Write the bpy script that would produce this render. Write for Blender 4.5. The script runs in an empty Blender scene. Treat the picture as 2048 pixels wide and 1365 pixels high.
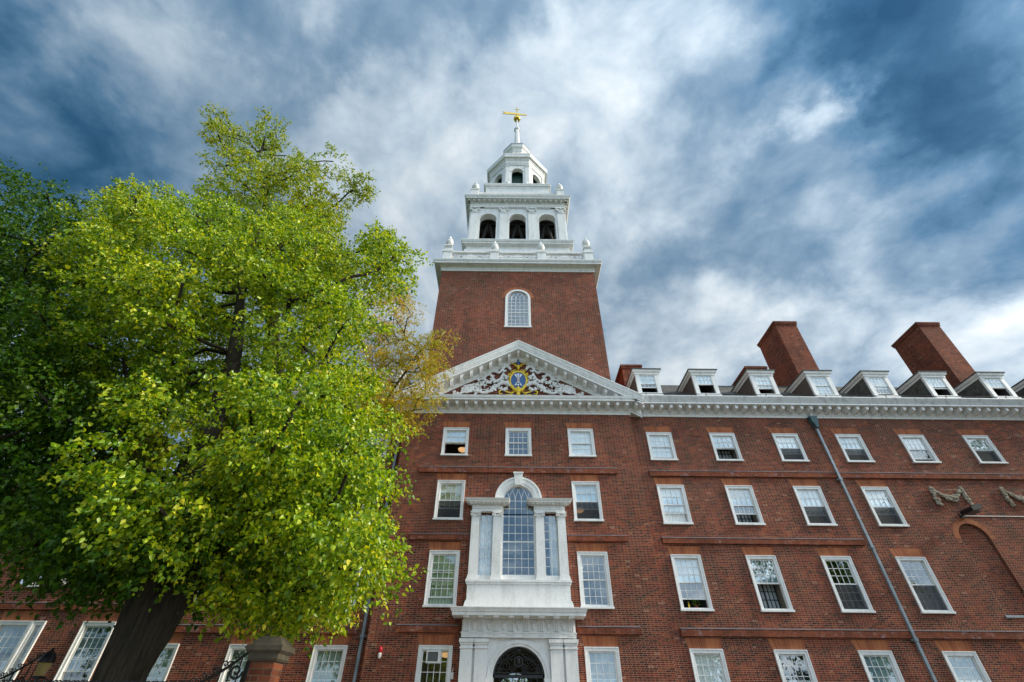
import bpy, math, random
import numpy as np
from mathutils import Matrix, Vector
S = bpy.context.scene
COL = S.collection
R = math.radians
random.seed(7)

# ------------------------------------------------------------------ camera
PITCH = math.atan(910.0/1102.0)
cd = bpy.data.cameras.new('camera'); cam = bpy.data.objects.new('camera', cd); COL.objects.link(cam)
cd.sensor_width = 36.0; cd.lens = 910.0/2048.0*36.0; cd.clip_end = 5000; cd.clip_start = .05
cam.matrix_world = Matrix.Translation((-0.37, -21.0, 1.6)) @ Matrix.Rotation(R(90)+PITCH, 4, 'X') @ Matrix.Rotation(R(.57), 4, 'Z')
S.camera = cam
S.view_settings.view_transform = 'Standard'; S.view_settings.look = 'None'; S.view_settings.gamma = 1
S.view_settings.exposure = -0.02
S.render.engine = 'CYCLES'
S.cycles.max_bounces = 8; S.cycles.transparent_max_bounces = 16; S.cycles.use_denoising = True

# ------------------------------------------------------------------ node helpers
def NN(nt, typ, **kw):
    n = nt.nodes.new(typ)
    for k, v in kw.items(): setattr(n, k, v)
    return n
def setin(nt, sock, v):
    if isinstance(v, bpy.types.NodeSocket): nt.links.new(v, sock)
    else: sock.default_value = v
def M(nt, op, a, b=None, c=None, clamp=False):
    n = NN(nt, 'ShaderNodeMath', operation=op, use_clamp=clamp)
    for i, v in enumerate((a, b, c)):
        if v is not None: setin(nt, n.inputs[i], v)
    return n.outputs[0]
def MIX(nt, f, a, b, mode='MIX'):
    n = NN(nt, 'ShaderNodeMix', data_type='RGBA', blend_type=mode)
    setin(nt, n.inputs[0], f); setin(nt, n.inputs[6], a); setin(nt, n.inputs[7], b)
    return n.outputs[2]
def RAMP(nt, f, stops, interp='LINEAR'):
    n = NN(nt, 'ShaderNodeValToRGB'); e = n.color_ramp.elements; n.color_ramp.interpolation = interp
    while len(e) < len(stops): e.new(.5)
    for i, (p, c) in enumerate(stops):
        e[i].position = p; e[i].color = (*c, 1) if len(c) == 3 else c
    nt.links.new(f, n.inputs[0]); return n.outputs[0]
def NOISE(nt, vec, scale, detail=4, rough=.5, dist=0.0, dim='3D'):
    n = NN(nt, 'ShaderNodeTexNoise', noise_dimensions=dim)
    if vec is not None: nt.links.new(vec, n.inputs['Vector'])
    n.inputs['Scale'].default_value = scale; n.inputs['Detail'].default_value = detail
    n.inputs['Roughness'].default_value = rough; n.inputs['Distortion'].default_value = dist
    return n.outputs[0]
def c4(c): return (*c, 1.0)

# ------------------------------------------------------------------ sky, sun
SUN_EL, SUN_AZ = R(30), R(98)          # azimuth clockwise from +Y: to the right and behind the camera
sunv = Vector((math.sin(SUN_AZ)*math.cos(SUN_EL), math.cos(SUN_AZ)*math.cos(SUN_EL), math.sin(SUN_EL)))
W = bpy.data.worlds.new('World'); S.world = W; W.use_nodes = True
nt = W.node_tree; nt.nodes.clear()
sky = NN(nt, 'ShaderNodeTexSky', sky_type='NISHITA', sun_disc=False)
sky.sun_elevation = SUN_EL; sky.sun_rotation = SUN_AZ
tc = NN(nt, 'ShaderNodeTexCoord'); dirv = tc.outputs['Generated']
nrm = NN(nt, 'ShaderNodeVectorMath', operation='NORMALIZE'); nt.links.new(dirv, nrm.inputs[0]); dirv = nrm.outputs[0]
sep = NN(nt, 'ShaderNodeSeparateXYZ'); nt.links.new(dirv, sep.inputs[0])
zz = M(nt, 'ADD', M(nt, 'MAXIMUM', sep.outputs[2], 0.0), .22)
comb = NN(nt, 'ShaderNodeCombineXYZ')
nt.links.new(M(nt, 'DIVIDE', sep.outputs[0], zz), comb.inputs[0]); nt.links.new(M(nt, 'DIVIDE', sep.outputs[1], zz), comb.inputs[1])
cl = comb.outputs[0]
# where the cloud deck is thick and dark (negative) or thin and bright (positive): sky direction, amount, width in degrees
BLOBS=[(-0.676,0.204,0.708,-0.55,10.0),(-0.695,0.363,0.620,-0.30,7.0),(-0.451,0.264,0.853,-0.20,7.0),(-0.357,0.296,0.886,-0.22,7.0),(0.605,0.204,0.770,-0.72,9.0),(0.526,0.275,0.805,-0.28,5.0),(0.725,0.395,0.565,-0.25,6.0),(-0.063,0.270,0.961,-0.22,5.0),(0.368,0.537,0.759,-0.16,8.0),(-0.593,0.459,0.661,-0.12,6.0),(0.313,0.620,0.719,-0.12,5.0),(0.734,0.498,0.462,-0.25,3.0),(0.405,0.369,0.837,-0.12,4.0),(0.682,0.292,0.671,-0.10,6.0),(0.449,0.304,0.841,0.06,5.0),(0.512,0.452,0.730,0.10,6.0),(0.660,0.523,0.539,-0.12,5.0),(0.114,0.348,0.930,-0.15,3.0),(-0.268,0.514,0.815,-0.10,4.0),(-0.600,0.223,0.768,0.42,3.5),(-0.570,0.287,0.770,0.25,4.5),(-0.527,0.350,0.774,0.18,5.0),(-0.309,0.341,0.888,0.34,3.2),(-0.369,0.404,0.837,0.20,4.5),(-0.316,0.443,0.839,0.15,6.0),(-0.138,0.461,0.877,0.40,5.0),(-0.235,0.591,0.772,0.20,5.0),(-0.198,0.690,0.696,0.30,5.0),(0.143,0.273,0.951,0.30,3.5),(0.191,0.336,0.922,0.20,2.0),(0.145,0.378,0.914,0.15,2.5),(0.294,0.262,0.919,0.20,4.0),(0.080,0.413,0.907,0.28,4.5),(0.218,0.443,0.869,0.16,5.0),(0.473,0.369,0.800,0.42,1.6),(0.509,0.336,0.793,0.30,1.6),(0.236,0.563,0.792,0.34,3.2),(0.280,0.716,0.639,0.32,6.0),(0.455,0.650,0.609,0.50,4.0),(0.578,0.394,0.715,0.10,4.0),(0.648,0.565,0.510,0.34,3.0),(0.735,0.527,0.427,0.50,4.0),(0.047,0.313,0.949,0.25,2.5),(0.587,0.506,0.632,0.10,5.0),(-0.075,0.351,0.933,0.12,5.0),(0.03,-0.955,0.295,-0.42,9.0)]
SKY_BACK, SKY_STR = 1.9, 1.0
val = .65
def ddot(v):
    n = NN(nt, 'ShaderNodeVectorMath', operation='DOT_PRODUCT'); nt.links.new(dwarp, n.inputs[0]); n.inputs[1].default_value = v; return n.outputs['Value']
# warp directions so the patches have torn outlines
nw = NN(nt, 'ShaderNodeTexNoise'); nt.links.new(dirv, nw.inputs['Vector']); nw.inputs['Scale'].default_value = 6.0; nw.inputs['Detail'].default_value = 8; nw.inputs['Roughness'].default_value = .55
w1 = NN(nt, 'ShaderNodeVectorMath', operation='SUBTRACT'); nt.links.new(nw.outputs['Color'], w1.inputs[0]); w1.inputs[1].default_value = (.5, .5, .5)
w2 = NN(nt, 'ShaderNodeVectorMath', operation='SCALE'); nt.links.new(w1.outputs[0], w2.inputs[0]); w2.inputs['Scale'].default_value = .34
w3 = NN(nt, 'ShaderNodeVectorMath', operation='ADD'); nt.links.new(dirv, w3.inputs[0]); nt.links.new(w2.outputs[0], w3.inputs[1])
w4 = NN(nt, 'ShaderNodeVectorMath', operation='NORMALIZE'); nt.links.new(w3.outputs[0], w4.inputs[0]); dwarp = w4.outputs[0]
for bx_, by_, bz_, amp, sg in BLOBS:
    k = 1.0/(R(sg)**2)
    e = M(nt, 'EXPONENT', M(nt, 'MULTIPLY', M(nt, 'SUBTRACT', ddot((bx_, by_, bz_)), 1.0), k))
    val = M(nt, 'MULTIPLY_ADD', e, amp*.66, val)
n3 = NOISE(nt, cl, 3.1, 7, .55, .25)
val = M(nt, 'MULTIPLY_ADD', M(nt, 'SUBTRACT', M(nt, 'ABSOLUTE', M(nt, 'SUBTRACT', n3, .5)), .09), 1.4, val)
n1 = NOISE(nt, cl, 2.1, 8, .55, .3)
n2 = NOISE(nt, cl, 7.5, 8, .6, .6)
val = M(nt, 'ADD', val, M(nt, 'MULTIPLY', M(nt, 'SUBTRACT', n1, .5), .55))
val = M(nt, 'ADD', val, M(nt, 'MULTIPLY', M(nt, 'SUBTRACT', n2, .5), .34))
# unseen clouds behind the camera, made whiter and much brighter to light the facade
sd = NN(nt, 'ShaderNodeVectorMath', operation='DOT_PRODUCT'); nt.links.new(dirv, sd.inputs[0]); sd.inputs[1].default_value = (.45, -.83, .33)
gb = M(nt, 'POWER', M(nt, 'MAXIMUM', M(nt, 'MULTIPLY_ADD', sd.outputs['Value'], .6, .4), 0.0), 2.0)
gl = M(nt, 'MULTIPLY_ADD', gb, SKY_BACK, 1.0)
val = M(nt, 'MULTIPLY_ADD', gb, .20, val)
cloud = RAMP(nt, val, [(0.0, (.006, .055, .13)), (.18, (.027, .10, .195)), (.36, (.09, .195, .32)), (.54, (.22, .325, .44)), (.74, (.46, .565, .66)), (.93, (.72, .79, .84)), (1.0, (.85, .89, .91))])
skyc = NN(nt, 'ShaderNodeVectorMath', operation='SCALE'); nt.links.new(sky.outputs[0], skyc.inputs[0]); skyc.inputs['Scale'].default_value = .07
mixed = MIX(nt, .90, skyc.outputs[0], cloud)
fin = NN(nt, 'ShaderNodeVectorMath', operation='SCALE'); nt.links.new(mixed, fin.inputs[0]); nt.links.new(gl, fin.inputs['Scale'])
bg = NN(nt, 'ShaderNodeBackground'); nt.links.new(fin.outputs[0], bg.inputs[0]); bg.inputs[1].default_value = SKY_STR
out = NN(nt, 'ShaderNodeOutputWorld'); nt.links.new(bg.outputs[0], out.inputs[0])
sl = bpy.data.lights.new('sun', 'SUN'); sl.energy = 5.0; sl.angle = R(8); sl.color = (1.0, .90, .72)
so = bpy.data.objects.new('sun', sl); COL.objects.link(so)
so.rotation_euler = (-sunv).to_track_quat('-Z', 'Y').to_euler(); so.location = (60, -60, 60)

# ------------------------------------------------------------------ materials
MATS = {}
def newmat(name):
    m = bpy.data.materials.new(name); m.use_nodes = True; MATS[name] = m
    return m, m.node_tree, m.node_tree.nodes['Principled BSDF']
def simple(name, col, rough=.6, metal=0.0, noise=0.0, nscale=3.0, spec=None, dark=.6):
    m, nt, p = newmat(name)
    p.inputs['Roughness'].default_value = rough; p.inputs['Metallic'].default_value = metal
    if spec is not None: p.inputs['Specular IOR Level'].default_value = spec
    if noise:
        g = NN(nt, 'ShaderNodeNewGeometry')
        f = NOISE(nt, g.outputs['Position'], nscale, 6, .6)
        cc = RAMP(nt, f, [(.5-noise, tuple(x*dark for x in col)), (.5+noise*.4, col)])
        nt.links.new(cc, p.inputs['Base Color'])
    else: p.inputs['Base Color'].default_value = c4(col)
    return m
def brick_mat(name, tones, mortar, stain=None, h=.068, P=.315, wear=.46):
    """Flemish bond from the UV map (metres)."""
    m, nt, p = newmat(name)
    uv = NN(nt, 'ShaderNodeUVMap'); s = NN(nt, 'ShaderNodeSeparateXYZ'); nt.links.new(uv.outputs[0], s.inputs[0])
    row_f = M(nt, 'DIVIDE', s.outputs[1], h); row = M(nt, 'FLOOR', row_f); fv = M(nt, 'FRACT', row_f)
    uo = M(nt, 'ADD', M(nt, 'DIVIDE', s.outputs[0], P), M(nt, 'MULTIPLY', row, .5))
    f = M(nt, 'FRACT', uo); head = M(nt, 'GREATER_THAN', f, .665)
    idv = M(nt, 'ADD', M(nt, 'MULTIPLY', M(nt, 'FLOOR', uo), 2.0), head)
    cb = NN(nt, 'ShaderNodeCombineXYZ'); nt.links.new(idv, cb.inputs[0]); nt.links.new(row, cb.inputs[1])
    wn = NN(nt, 'ShaderNodeTexWhiteNoise', noise_dimensions='2D'); nt.links.new(cb.outputs[0], wn.inputs['Vector'])
    # distance to the nearest vertical and horizontal joint
    d1 = M(nt, 'MINIMUM', f, M(nt, 'ABSOLUTE', M(nt, 'SUBTRACT', f, .665))); d1 = M(nt, 'MINIMUM', d1, M(nt, 'SUBTRACT', 1.0, f))
    d1 = M(nt, 'MULTIPLY', d1, P)
    d2 = M(nt, 'MULTIPLY', M(nt, 'MINIMUM', fv, M(nt, 'SUBTRACT', 1.0, fv)), h)
    jw = .0056
    mort = M(nt, 'LESS_THAN', M(nt, 'MINIMUM', d1, d2), jw)
    tone = M(nt, 'SUBTRACT', wn.outputs[0], M(nt, 'MULTIPLY', head, .14))
    n = len(tones); bc = RAMP(nt, tone, [(i/(n-1), t) for i, t in enumerate(tones)])
    g = NN(nt, 'ShaderNodeNewGeometry')
    big = NOISE(nt, g.outputs['Position'], .33, 6, .62)
    bc = MIX(nt, 1.0, bc, RAMP(nt, big, [(.3, (1-wear,)*3), (.68, (1.16, 1.12, 1.1))]), 'MULTIPLY')
    mid = NOISE(nt, g.outputs['Position'], 2.3, 5, .6)
    bc = MIX(nt, 1.0, bc, RAMP(nt, mid, [(.33, (.74, .72, .74)), (.6, (1.1, 1.08, 1.05))]), 'MULTIPLY')
    mp = NN(nt, 'ShaderNodeMapping'); nt.links.new(g.outputs['Position'], mp.inputs[0]); mp.inputs['Scale'].default_value = (1.5, 1.5, .13)
    bc = MIX(nt, 1.0, bc, RAMP(nt, NOISE(nt, mp.outputs[0], 1.0, 6, .65), [(.34, (.66, .64, .64)), (.52, (1.04, 1.03, 1.02))]), 'MULTIPLY')
    bc = MIX(nt, M(nt, 'GREATER_THAN', wn.outputs[0], .991), bc, c4((.27, .13, .085)))
    pn = NOISE(nt, g.outputs['Position'], .8, 5, .7)
    bc = MIX(nt, RAMP(nt, pn, [(.63, (0, 0, 0)), (.74, (.35, .35, .35))]), bc, c4((.33, .17, .14)))
    mn = NOISE(nt, g.outputs['Position'], 1.1, 5, .65)
    mc = MIX(nt, RAMP(nt, mn, [(.35, (0, 0, 0)), (.65, (1, 1, 1))]), c4(tuple(x*.62 for x in mortar)), c4(mortar))
    col = MIX(nt, mort, bc, mc)
    if stain:                                            # lime bloom in patches
        sn = NOISE(nt, g.outputs['Position'], 3.2, 7, .7)
        col = MIX(nt, RAMP(nt, sn, [(stain[1], (0, 0, 0)), (stain[1]+.14, (.75, .75, .75))]), col, c4(stain[0]))
    nt.links.new(col, p.inputs['Base Color']); p.inputs['Roughness'].default_value = .88
    p.inputs['Specular IOR Level'].default_value = .25
    return m
TONES = [(.070, .019, .013), (.128, .026, .015), (.205, .034, .017), (.24, .044, .020), (.275, .082, .028)]
brick_mat('brick', TONES, (.42, .28, .20))
brick_mat('tympanum_brick', [tuple(x*.9 for x in t) for t in TONES], (.30, .19, .15))
brick_mat('band_brick', [(.15, .040, .021), (.22, .058, .027), (.27, .075, .033), (.18, .046, .024)], (.25, .11, .07), stain=((.30, .22, .24), .56))
brick_mat('chimney_brick', [(.13, .035, .022), (.24, .06, .03), (.32, .09, .038)], (.20, .10, .07), stain=((.5, .42, .36), .69))
brick_mat('pier_brick', [(.10, .03, .018), (.17, .045, .022), (.22, .07, .03), (.13, .038, .02)], (.13, .09, .055), h=.075, P=.33)  # tones lowered to put the tree's shade into the brick colour
# rubbed brick voussoirs: UV.x counts bricks
m, nt, p = newmat('rubbed_brick')
uv = NN(nt, 'ShaderNodeUVMap'); s = NN(nt, 'ShaderNodeSeparateXYZ'); nt.links.new(uv.outputs[0], s.inputs[0])
fu = M(nt, 'FRACT', s.outputs[0]); idn = M(nt, 'FLOOR', s.outputs[0])
cb = NN(nt, 'ShaderNodeCombineXYZ'); nt.links.new(idn, cb.inputs[0])
g = NN(nt, 'ShaderNodeNewGeometry'); big = NOISE(nt, g.outputs['Position'], 1.3, 5, .6)
wn = NN(nt, 'ShaderNodeTexWhiteNoise', noise_dimensions='2D'); nt.links.new(cb.outputs[0], wn.inputs['Vector'])
bc = RAMP(nt, wn.outputs[0], [(0, (.25, .065, .022)), (.5, (.36, .10, .032)), (1, (.41, .13, .045))])
bc = MIX(nt, 1.0, bc, RAMP(nt, big, [(.3, (.62, .55, .55)), (.6, (1.05, 1.05, 1.05))]), 'MULTIPLY')
col = MIX(nt, M(nt, 'LESS_THAN', fu, .13), bc, c4((.34, .16, .09)))
nt.links.new(col, p.inputs['Base Color']); p.inputs['Roughness'].default_value = .85

def paint(name, col, lo, rough=.45):
    m, nt, p = newmat(name)
    g = NN(nt, 'ShaderNodeNewGeometry')
    mp = NN(nt, 'ShaderNodeMapping'); nt.links.new(g.outputs['Position'], mp.inputs[0]); mp.inputs['Scale'].default_value = (2.2, 2.2, .5)
    f = NOISE(nt, mp.outputs[0], 1.6, 7, .66)
    f2 = NOISE(nt, g.outputs['Position'], 11, 5, .6)
    a = RAMP(nt, f, [(.3, lo), (.52, col)])
    a = MIX(nt, 1.0, a, RAMP(nt, f2, [(.28, (.86, .85, .83)), (.5, (1, 1, 1))]), 'MULTIPLY')
    nt.links.new(a, p.inputs['Base Color']); p.inputs['Roughness'].default_value = rough
    return m
paint('white_paint', (.79, .79, .785), (.64, .635, .62))
paint('tower_paint', (.74, .745, .74), (.58, .58, .565))
paint('gutter_paint', (.66, .67, .68), (.38, .38, .37))
simple('carved_white', (.74, .74, .73), .6, noise=.25, nscale=9, dark=.6)
# window glass: a mirror for part of the light, clear for the rest
m, nt, p = newmat('glass')
nt.nodes.remove(p); o_ = nt.nodes['Material Output']
g = NN(nt, 'ShaderNodeNewGeometry'); nz = NOISE(nt, g.outputs['Position'], 1.7, 2, .5)
bp = NN(nt, 'ShaderNodeBump'); bp.inputs['Strength'].default_value = .03; bp.inputs['Distance'].default_value = .05; nt.links.new(nz, bp.inputs['Height'])
gl_ = NN(nt, 'ShaderNodeBsdfGlossy'); gl_.inputs['Roughness'].default_value = .015; nt.links.new(bp.outputs[0], gl_.inputs['Normal']); gl_.inputs['Color'].default_value = (.86, .94, 1, 1)
tr = NN(nt, 'ShaderNodeBsdfTransparent'); tr.inputs['Color'].default_value = (.96, .98, .98, 1)
fr = NN(nt, 'ShaderNodeFresnel'); fr.inputs['IOR'].default_value = 1.6
mx = NN(nt, 'ShaderNodeMixShader'); nt.links.new(M(nt, 'MULTIPLY', M(nt, 'MULTIPLY_ADD', fr.outputs[0], 1.5, .12, clamp=True), M(nt, 'SUBTRACT', 1.0, g.outputs['Backfacing'])), mx.inputs[0])
nt.links.new(tr.outputs[0], mx.inputs[1]); nt.links.new(gl_.outputs[0], mx.inputs[2]); nt.links.new(mx.outputs[0], o_.inputs[0])
m, nt, p = newmat('insect_screen'); o_ = nt.nodes['Material Output']
p.inputs['Base Color'].default_value = (.03, .033, .037, 1); p.inputs['Roughness'].default_value = .6
tr = NN(nt, 'ShaderNodeBsdfTransparent'); mx = NN(nt, 'ShaderNodeMixShader'); mx.inputs[0].default_value = .45
nt.links.new(tr.outputs[0], mx.inputs[1]); nt.links.new(p.outputs[0], mx.inputs[2]); nt.links.new(mx.outputs[0], o_.inputs[0])
def cloth(name, col, tl=.3):
    m, nt, p = newmat(name); o_ = nt.nodes['Material Output']
    g = NN(nt, 'ShaderNodeNewGeometry')
    mp = NN(nt, 'ShaderNodeMapping'); nt.links.new(g.outputs['Position'], mp.inputs[0]); mp.inputs['Scale'].default_value = (9, 9, 1.2)
    f = NOISE(nt, mp.outputs[0], 1.0, 3, .5)
    nt.links.new(RAMP(nt, f, [(.3, tuple(x*.88 for x in col)), (.6, col)]), p.inputs['Base Color']); p.inputs['Roughness'].default_value = .9
    return m
cloth('blind_white', (.90, .91, .90)); cloth('blind_grey', (.42, .47, .49)); cloth('blind_yellow', (.72, .72, .52)); cloth('blind_green', (.40, .50, .38)); cloth('blind_teal', (.24, .35, .40))
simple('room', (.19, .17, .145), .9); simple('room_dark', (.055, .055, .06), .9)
simple('slate', (.085, .082, .072), .75, noise=.2, nscale=4, dark=.3)
simple('slate_brown', (.105, .08, .068), .7, noise=.2, nscale=9, dark=.5)
simple('lead', (.33, .36, .40), .45, .2, noise=.2, nscale=4, dark=.65)
simple('pipe_grey', (.24, .29, .33), .42, .15, noise=.2, nscale=5, dark=.6)
simple('verdigris', (.07, .13, .145), .6, .2, noise=.25, nscale=12, dark=.4)
simple('black_iron', (.012, .012, .013), .42, .1)
simple('gold', (.95, .62, .10), .24, 1.0, noise=.2, nscale=14, dark=.62)
simple('gold_paint', (.83, .58, .05), .35, .35, noise=.25, nscale=22, dark=.55)
simple('blue_enamel', (.008, .085, .27), .35)
simple('arrow_silver', (.72, .76, .80), .4)
simple('hand_skin', (.60, .42, .36), .6)
simple('garland_stone', (.34, .29, .22), .9, noise=.3, nscale=14, dark=.45)
simple('cap_stone', (.075, .062, .042), .9, noise=.25, nscale=7, dark=.5)
simple('bell_bronze', (.19, .155, .09), .42, .7, noise=.2, nscale=5, dark=.5)
simple('dark_timber', (.022, .02, .02), .7)
simple('shutter_green', (.012, .055, .042), .6)
simple('belfry_wood', (.085, .066, .045), .8, noise=.2, nscale=3, dark=.5)
simple('arch_cream', (.70, .66, .52), .6, noise=.2, nscale=4, dark=.7)
simple('red_plastic', (.42, .008, .015), .3); simple('plastic_white', (.72, .72, .70), .4); simple('grille_grey', (.10, .105, .11), .5)
simple('passage_plaster', (.42, .36, .25), .9)
simple('amber_glass', (.34, .26, .09), .25)
simple('brass', (.55, .33, .06), .3, .9)
m, nt, p = newmat('lamp_glow'); p.inputs['Base Color'].default_value = (.9, .6, .35, 1); p.inputs['Emission Color'].default_value = (1, .55, .24, 1); p.inputs['Emission Strength'].default_value = .75
m, nt, p = newmat('tube_glow'); p.inputs['Base Color'].default_value = (.9, .8, .6, 1); p.inputs['Emission Color'].default_value = (1, .86, .62, 1); p.inputs['Emission Strength'].default_value = 1.1
simple('grass', (.055, .10, .025), .9, noise=.3, nscale=1.5, dark=.5); simple('paving', (.30, .26, .21), .9, noise=.2, nscale=2)
m, nt, p = newmat('bark'); g = NN(nt, 'ShaderNodeNewGeometry')
mp = NN(nt, 'ShaderNodeMapping'); nt.links.new(g.outputs['Position'], mp.inputs[0]); mp.inputs['Scale'].default_value = (9, 9, 1.1)
f = NOISE(nt, mp.outputs[0], 2.0, 8, .65, .3)
nt.links.new(RAMP(nt, f, [(.36, (.006, .005, .003)), (.64, (.040, .030, .018))]), p.inputs['Base Color']); p.inputs['Roughness'].default_value = .95
bp = NN(nt, 'ShaderNodeBump'); bp.inputs['Strength'].default_value = .9; bp.inputs['Distance'].default_value = .06; nt.links.new(f, bp.inputs['Height']); nt.links.new(bp.outputs[0], p.inputs['Normal'])
def leafmat(name, stops, trans, tmix=.30, spec=.45):
    m, nt, p = newmat(name); o_ = nt.nodes['Material Output']
    g = NN(nt, 'ShaderNodeNewGeometry')
    base = RAMP(nt, g.outputs['Random Per Island'], stops)
    big = NOISE(nt, g.outputs['Position'], .45, 3, .5)
    base = MIX(nt, 1.0, base, RAMP(nt, big, [(.35, (.8, .92, .9)), (.65, (1.16, 1.08, .9))]), 'MULTIPLY')
    nt.links.new(base, p.inputs['Base Color']); p.inputs['Roughness'].default_value = .36; p.inputs['Specular IOR Level'].default_value = spec
    t = NN(nt, 'ShaderNodeBsdfTranslucent'); nt.links.new(MIX(nt, 1.0, base, c4(trans), 'MULTIPLY'), t.inputs[0])
    mx = NN(nt, 'ShaderNodeMixShader'); mx.inputs[0].default_value = tmix
    nt.links.new(p.outputs[0], mx.inputs[1]); nt.links.new(t.outputs[0], mx.inputs[2]); nt.links.new(mx.outputs[0], o_.inputs[0])
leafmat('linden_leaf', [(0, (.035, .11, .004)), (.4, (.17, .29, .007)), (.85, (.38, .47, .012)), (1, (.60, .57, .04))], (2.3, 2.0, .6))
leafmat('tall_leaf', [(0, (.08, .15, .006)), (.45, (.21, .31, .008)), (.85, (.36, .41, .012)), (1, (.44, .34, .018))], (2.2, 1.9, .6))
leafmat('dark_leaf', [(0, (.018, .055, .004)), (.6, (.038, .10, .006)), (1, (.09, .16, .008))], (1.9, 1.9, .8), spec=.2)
leafmat('gold_leaf', [(0, (.17, .26, .010)), (.35, (.36, .36, .010)), (.8, (.52, .36, .010)), (1, (.50, .22, .012))], (1.9, 1.6, .8))
leafmat('hedge_leaf', [(0, (.06, .15, .012)), (1, (.20, .32, .02))], (2.0, 2.0, 1.0))

# ------------------------------------------------------------------ mesh helpers
class MB:
    def __init__(s): s.v = []; s.f = []; s.uv = []
    def add(s, vs, fs, uvs=None):
        o = len(s.v); s.v += [tuple(map(float, v)) for v in vs]
        for i, f in enumerate(fs):
            s.f.append(tuple(o+k for k in f)); s.uv.append(uvs[i] if uvs else None)
        return s
    def box(s, x0, x1, y0, y1, z0, z1):
        if x1 < x0: x0, x1 = x1, x0
        if y1 < y0: y0, y1 = y1, y0
        if z1 < z0: z0, z1 = z1, z0
        v = [(x0,y0,z0),(x1,y0,z0),(x1,y1,z0),(x0,y1,z0),(x0,y0,z1),(x1,y0,z1),(x1,y1,z1),(x0,y1,z1)]
        return s.add(v, [(3,2,1,0),(4,5,6,7),(0,1,5,4),(1,2,6,5),(2,3,7,6),(3,0,4,7)])
    def prism(s, poly, y0, y1):
        """poly in (x,z), counter-clockwise seen from -Y, extruded from y0 (front) to y1"""
        n = len(poly); v = [(x, y0, z) for x, z in poly]+[(x, y1, z) for x, z in poly]
        return s.add(v, [tuple(range(n)), tuple(range(2*n-1, n-1, -1))]+[(i, n+i, n+(i+1) % n, (i+1) % n) for i in range(n)])
    def cornice(s, prof, x0, x1, ywall, retl=None, retr=None):
        """prof: (out, z) bottom to top; run along X at wall plane ywall, optional mitred returns back to Y"""
        cols = []
        if retl is not None: cols.append(lambda o, z: (x0-o, retl, z))
        cols.append((lambda o, z: (x0-o, ywall-o, z)) if retl is not None else (lambda o, z: (x0, ywall-o, z)))
        cols.append((lambda o, z: (x1+o, ywall-o, z)) if retr is not None else (lambda o, z: (x1, ywall-o, z)))
        if retr is not None: cols.append(lambda o, z: (x1+o, retr, z))
        n = len(prof); v = [c(o, z) for c in cols for o, z in prof]
        f = [(j*n+i, (j+1)*n+i, (j+1)*n+i+1, j*n+i+1) for j in range(len(cols)-1) for i in range(n-1)]
        f += [tuple(range(n)), tuple(reversed(range((len(cols)-1)*n, len(cols)*n)))]
        return s.add(v, f)
    def ring(s, prof, n, cx, cy, rot=0.0, cap=False):
        """prof (apothem, z) bottom to top, n-sided"""
        k = 1/math.cos(math.pi/n); v = []
        for a, z in prof:
            for i in range(n):
                t = rot+math.pi/n+2*math.pi*i/n - math.pi/2
                v.append((cx+a*k*math.cos(t), cy+a*k*math.sin(t), z))
        f = [(j*n+i, j*n+(i+1) % n, (j+1)*n+(i+1) % n, (j+1)*n+i) for j in range(len(prof)-1) for i in range(n)]
        if cap: f += [tuple(range((len(prof)-1)*n, len(prof)*n)), tuple(reversed(range(n)))]
        return s.add(v, f)
    def lathe(s, prof, cx, cy, n=16): return s.ring([(r, z) for r, z in prof], n, cx, cy, cap=True)
    def tube(s, pts, rad, n=8, caps=True):
        pts = [np.array(p, float) for p in pts]
        if not hasattr(rad, '__len__'): rad = [rad]*len(pts)
        v = []; up = None
        for i, p in enumerate(pts):
            t = pts[min(i+1, len(pts)-1)]-pts[max(i-1, 0)]; t = t/(np.linalg.norm(t)+1e-9)
            if up is None:
                up = np.cross(t, (0, 0, 1) if abs(t[2]) < .9 else (1, 0, 0))
            a = up-t*np.dot(up, t); a /= np.linalg.norm(a)+1e-9; up = a; b = np.cross(t, a)
            for k in range(n):
                w = 2*math.pi*k/n; v.append(p+rad[i]*(a*math.cos(w)+b*math.sin(w)))
        m_ = len(pts)
        f = [(j*n+i, j*n+(i+1) % n, (j+1)*n+(i+1) % n, (j+1)*n+i) for j in range(m_-1) for i in range(n)]
        if caps: f += [tuple(reversed(range(n))), tuple(range((m_-1)*n, m_*n))]
        return s.add(v, f)
    def blob(s, c, r, nu=8, nv=5, rot=None):
        v = [(0, 0, -1)]; 
        for j in range(1, nv):
            t = math.pi*j/nv-math.pi/2
            for i in range(nu):
                a = 2*math.pi*i/nu; v.append((math.cos(t)*math.cos(a), math.cos(t)*math.sin(a), math.sin(t)))
        v.append((0, 0, 1)); P_ = []
        for q in v:
            q = Vector((q[0]*r[0], q[1]*r[1], q[2]*r[2]))
            if rot is not None: q = rot @ q
            P_.append((q.x+c[0], q.y+c[1], q.z+c[2]))
        L = len(v)-1; f = [(0, 1+(i+1) % nu, 1+i) for i in range(nu)]
        for j in range(nv-2):
            f += [(1+j*nu+i, 1+j*nu+(i+1) % nu, 1+(j+1)*nu+(i+1) % nu, 1+(j+1)*nu+i) for i in range(nu)]
        f += [(L, 1+(nv-2)*nu+i, 1+(nv-2)*nu+(i+1) % nu) for i in range(nu)]
        return s.add(P_, f)
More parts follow.
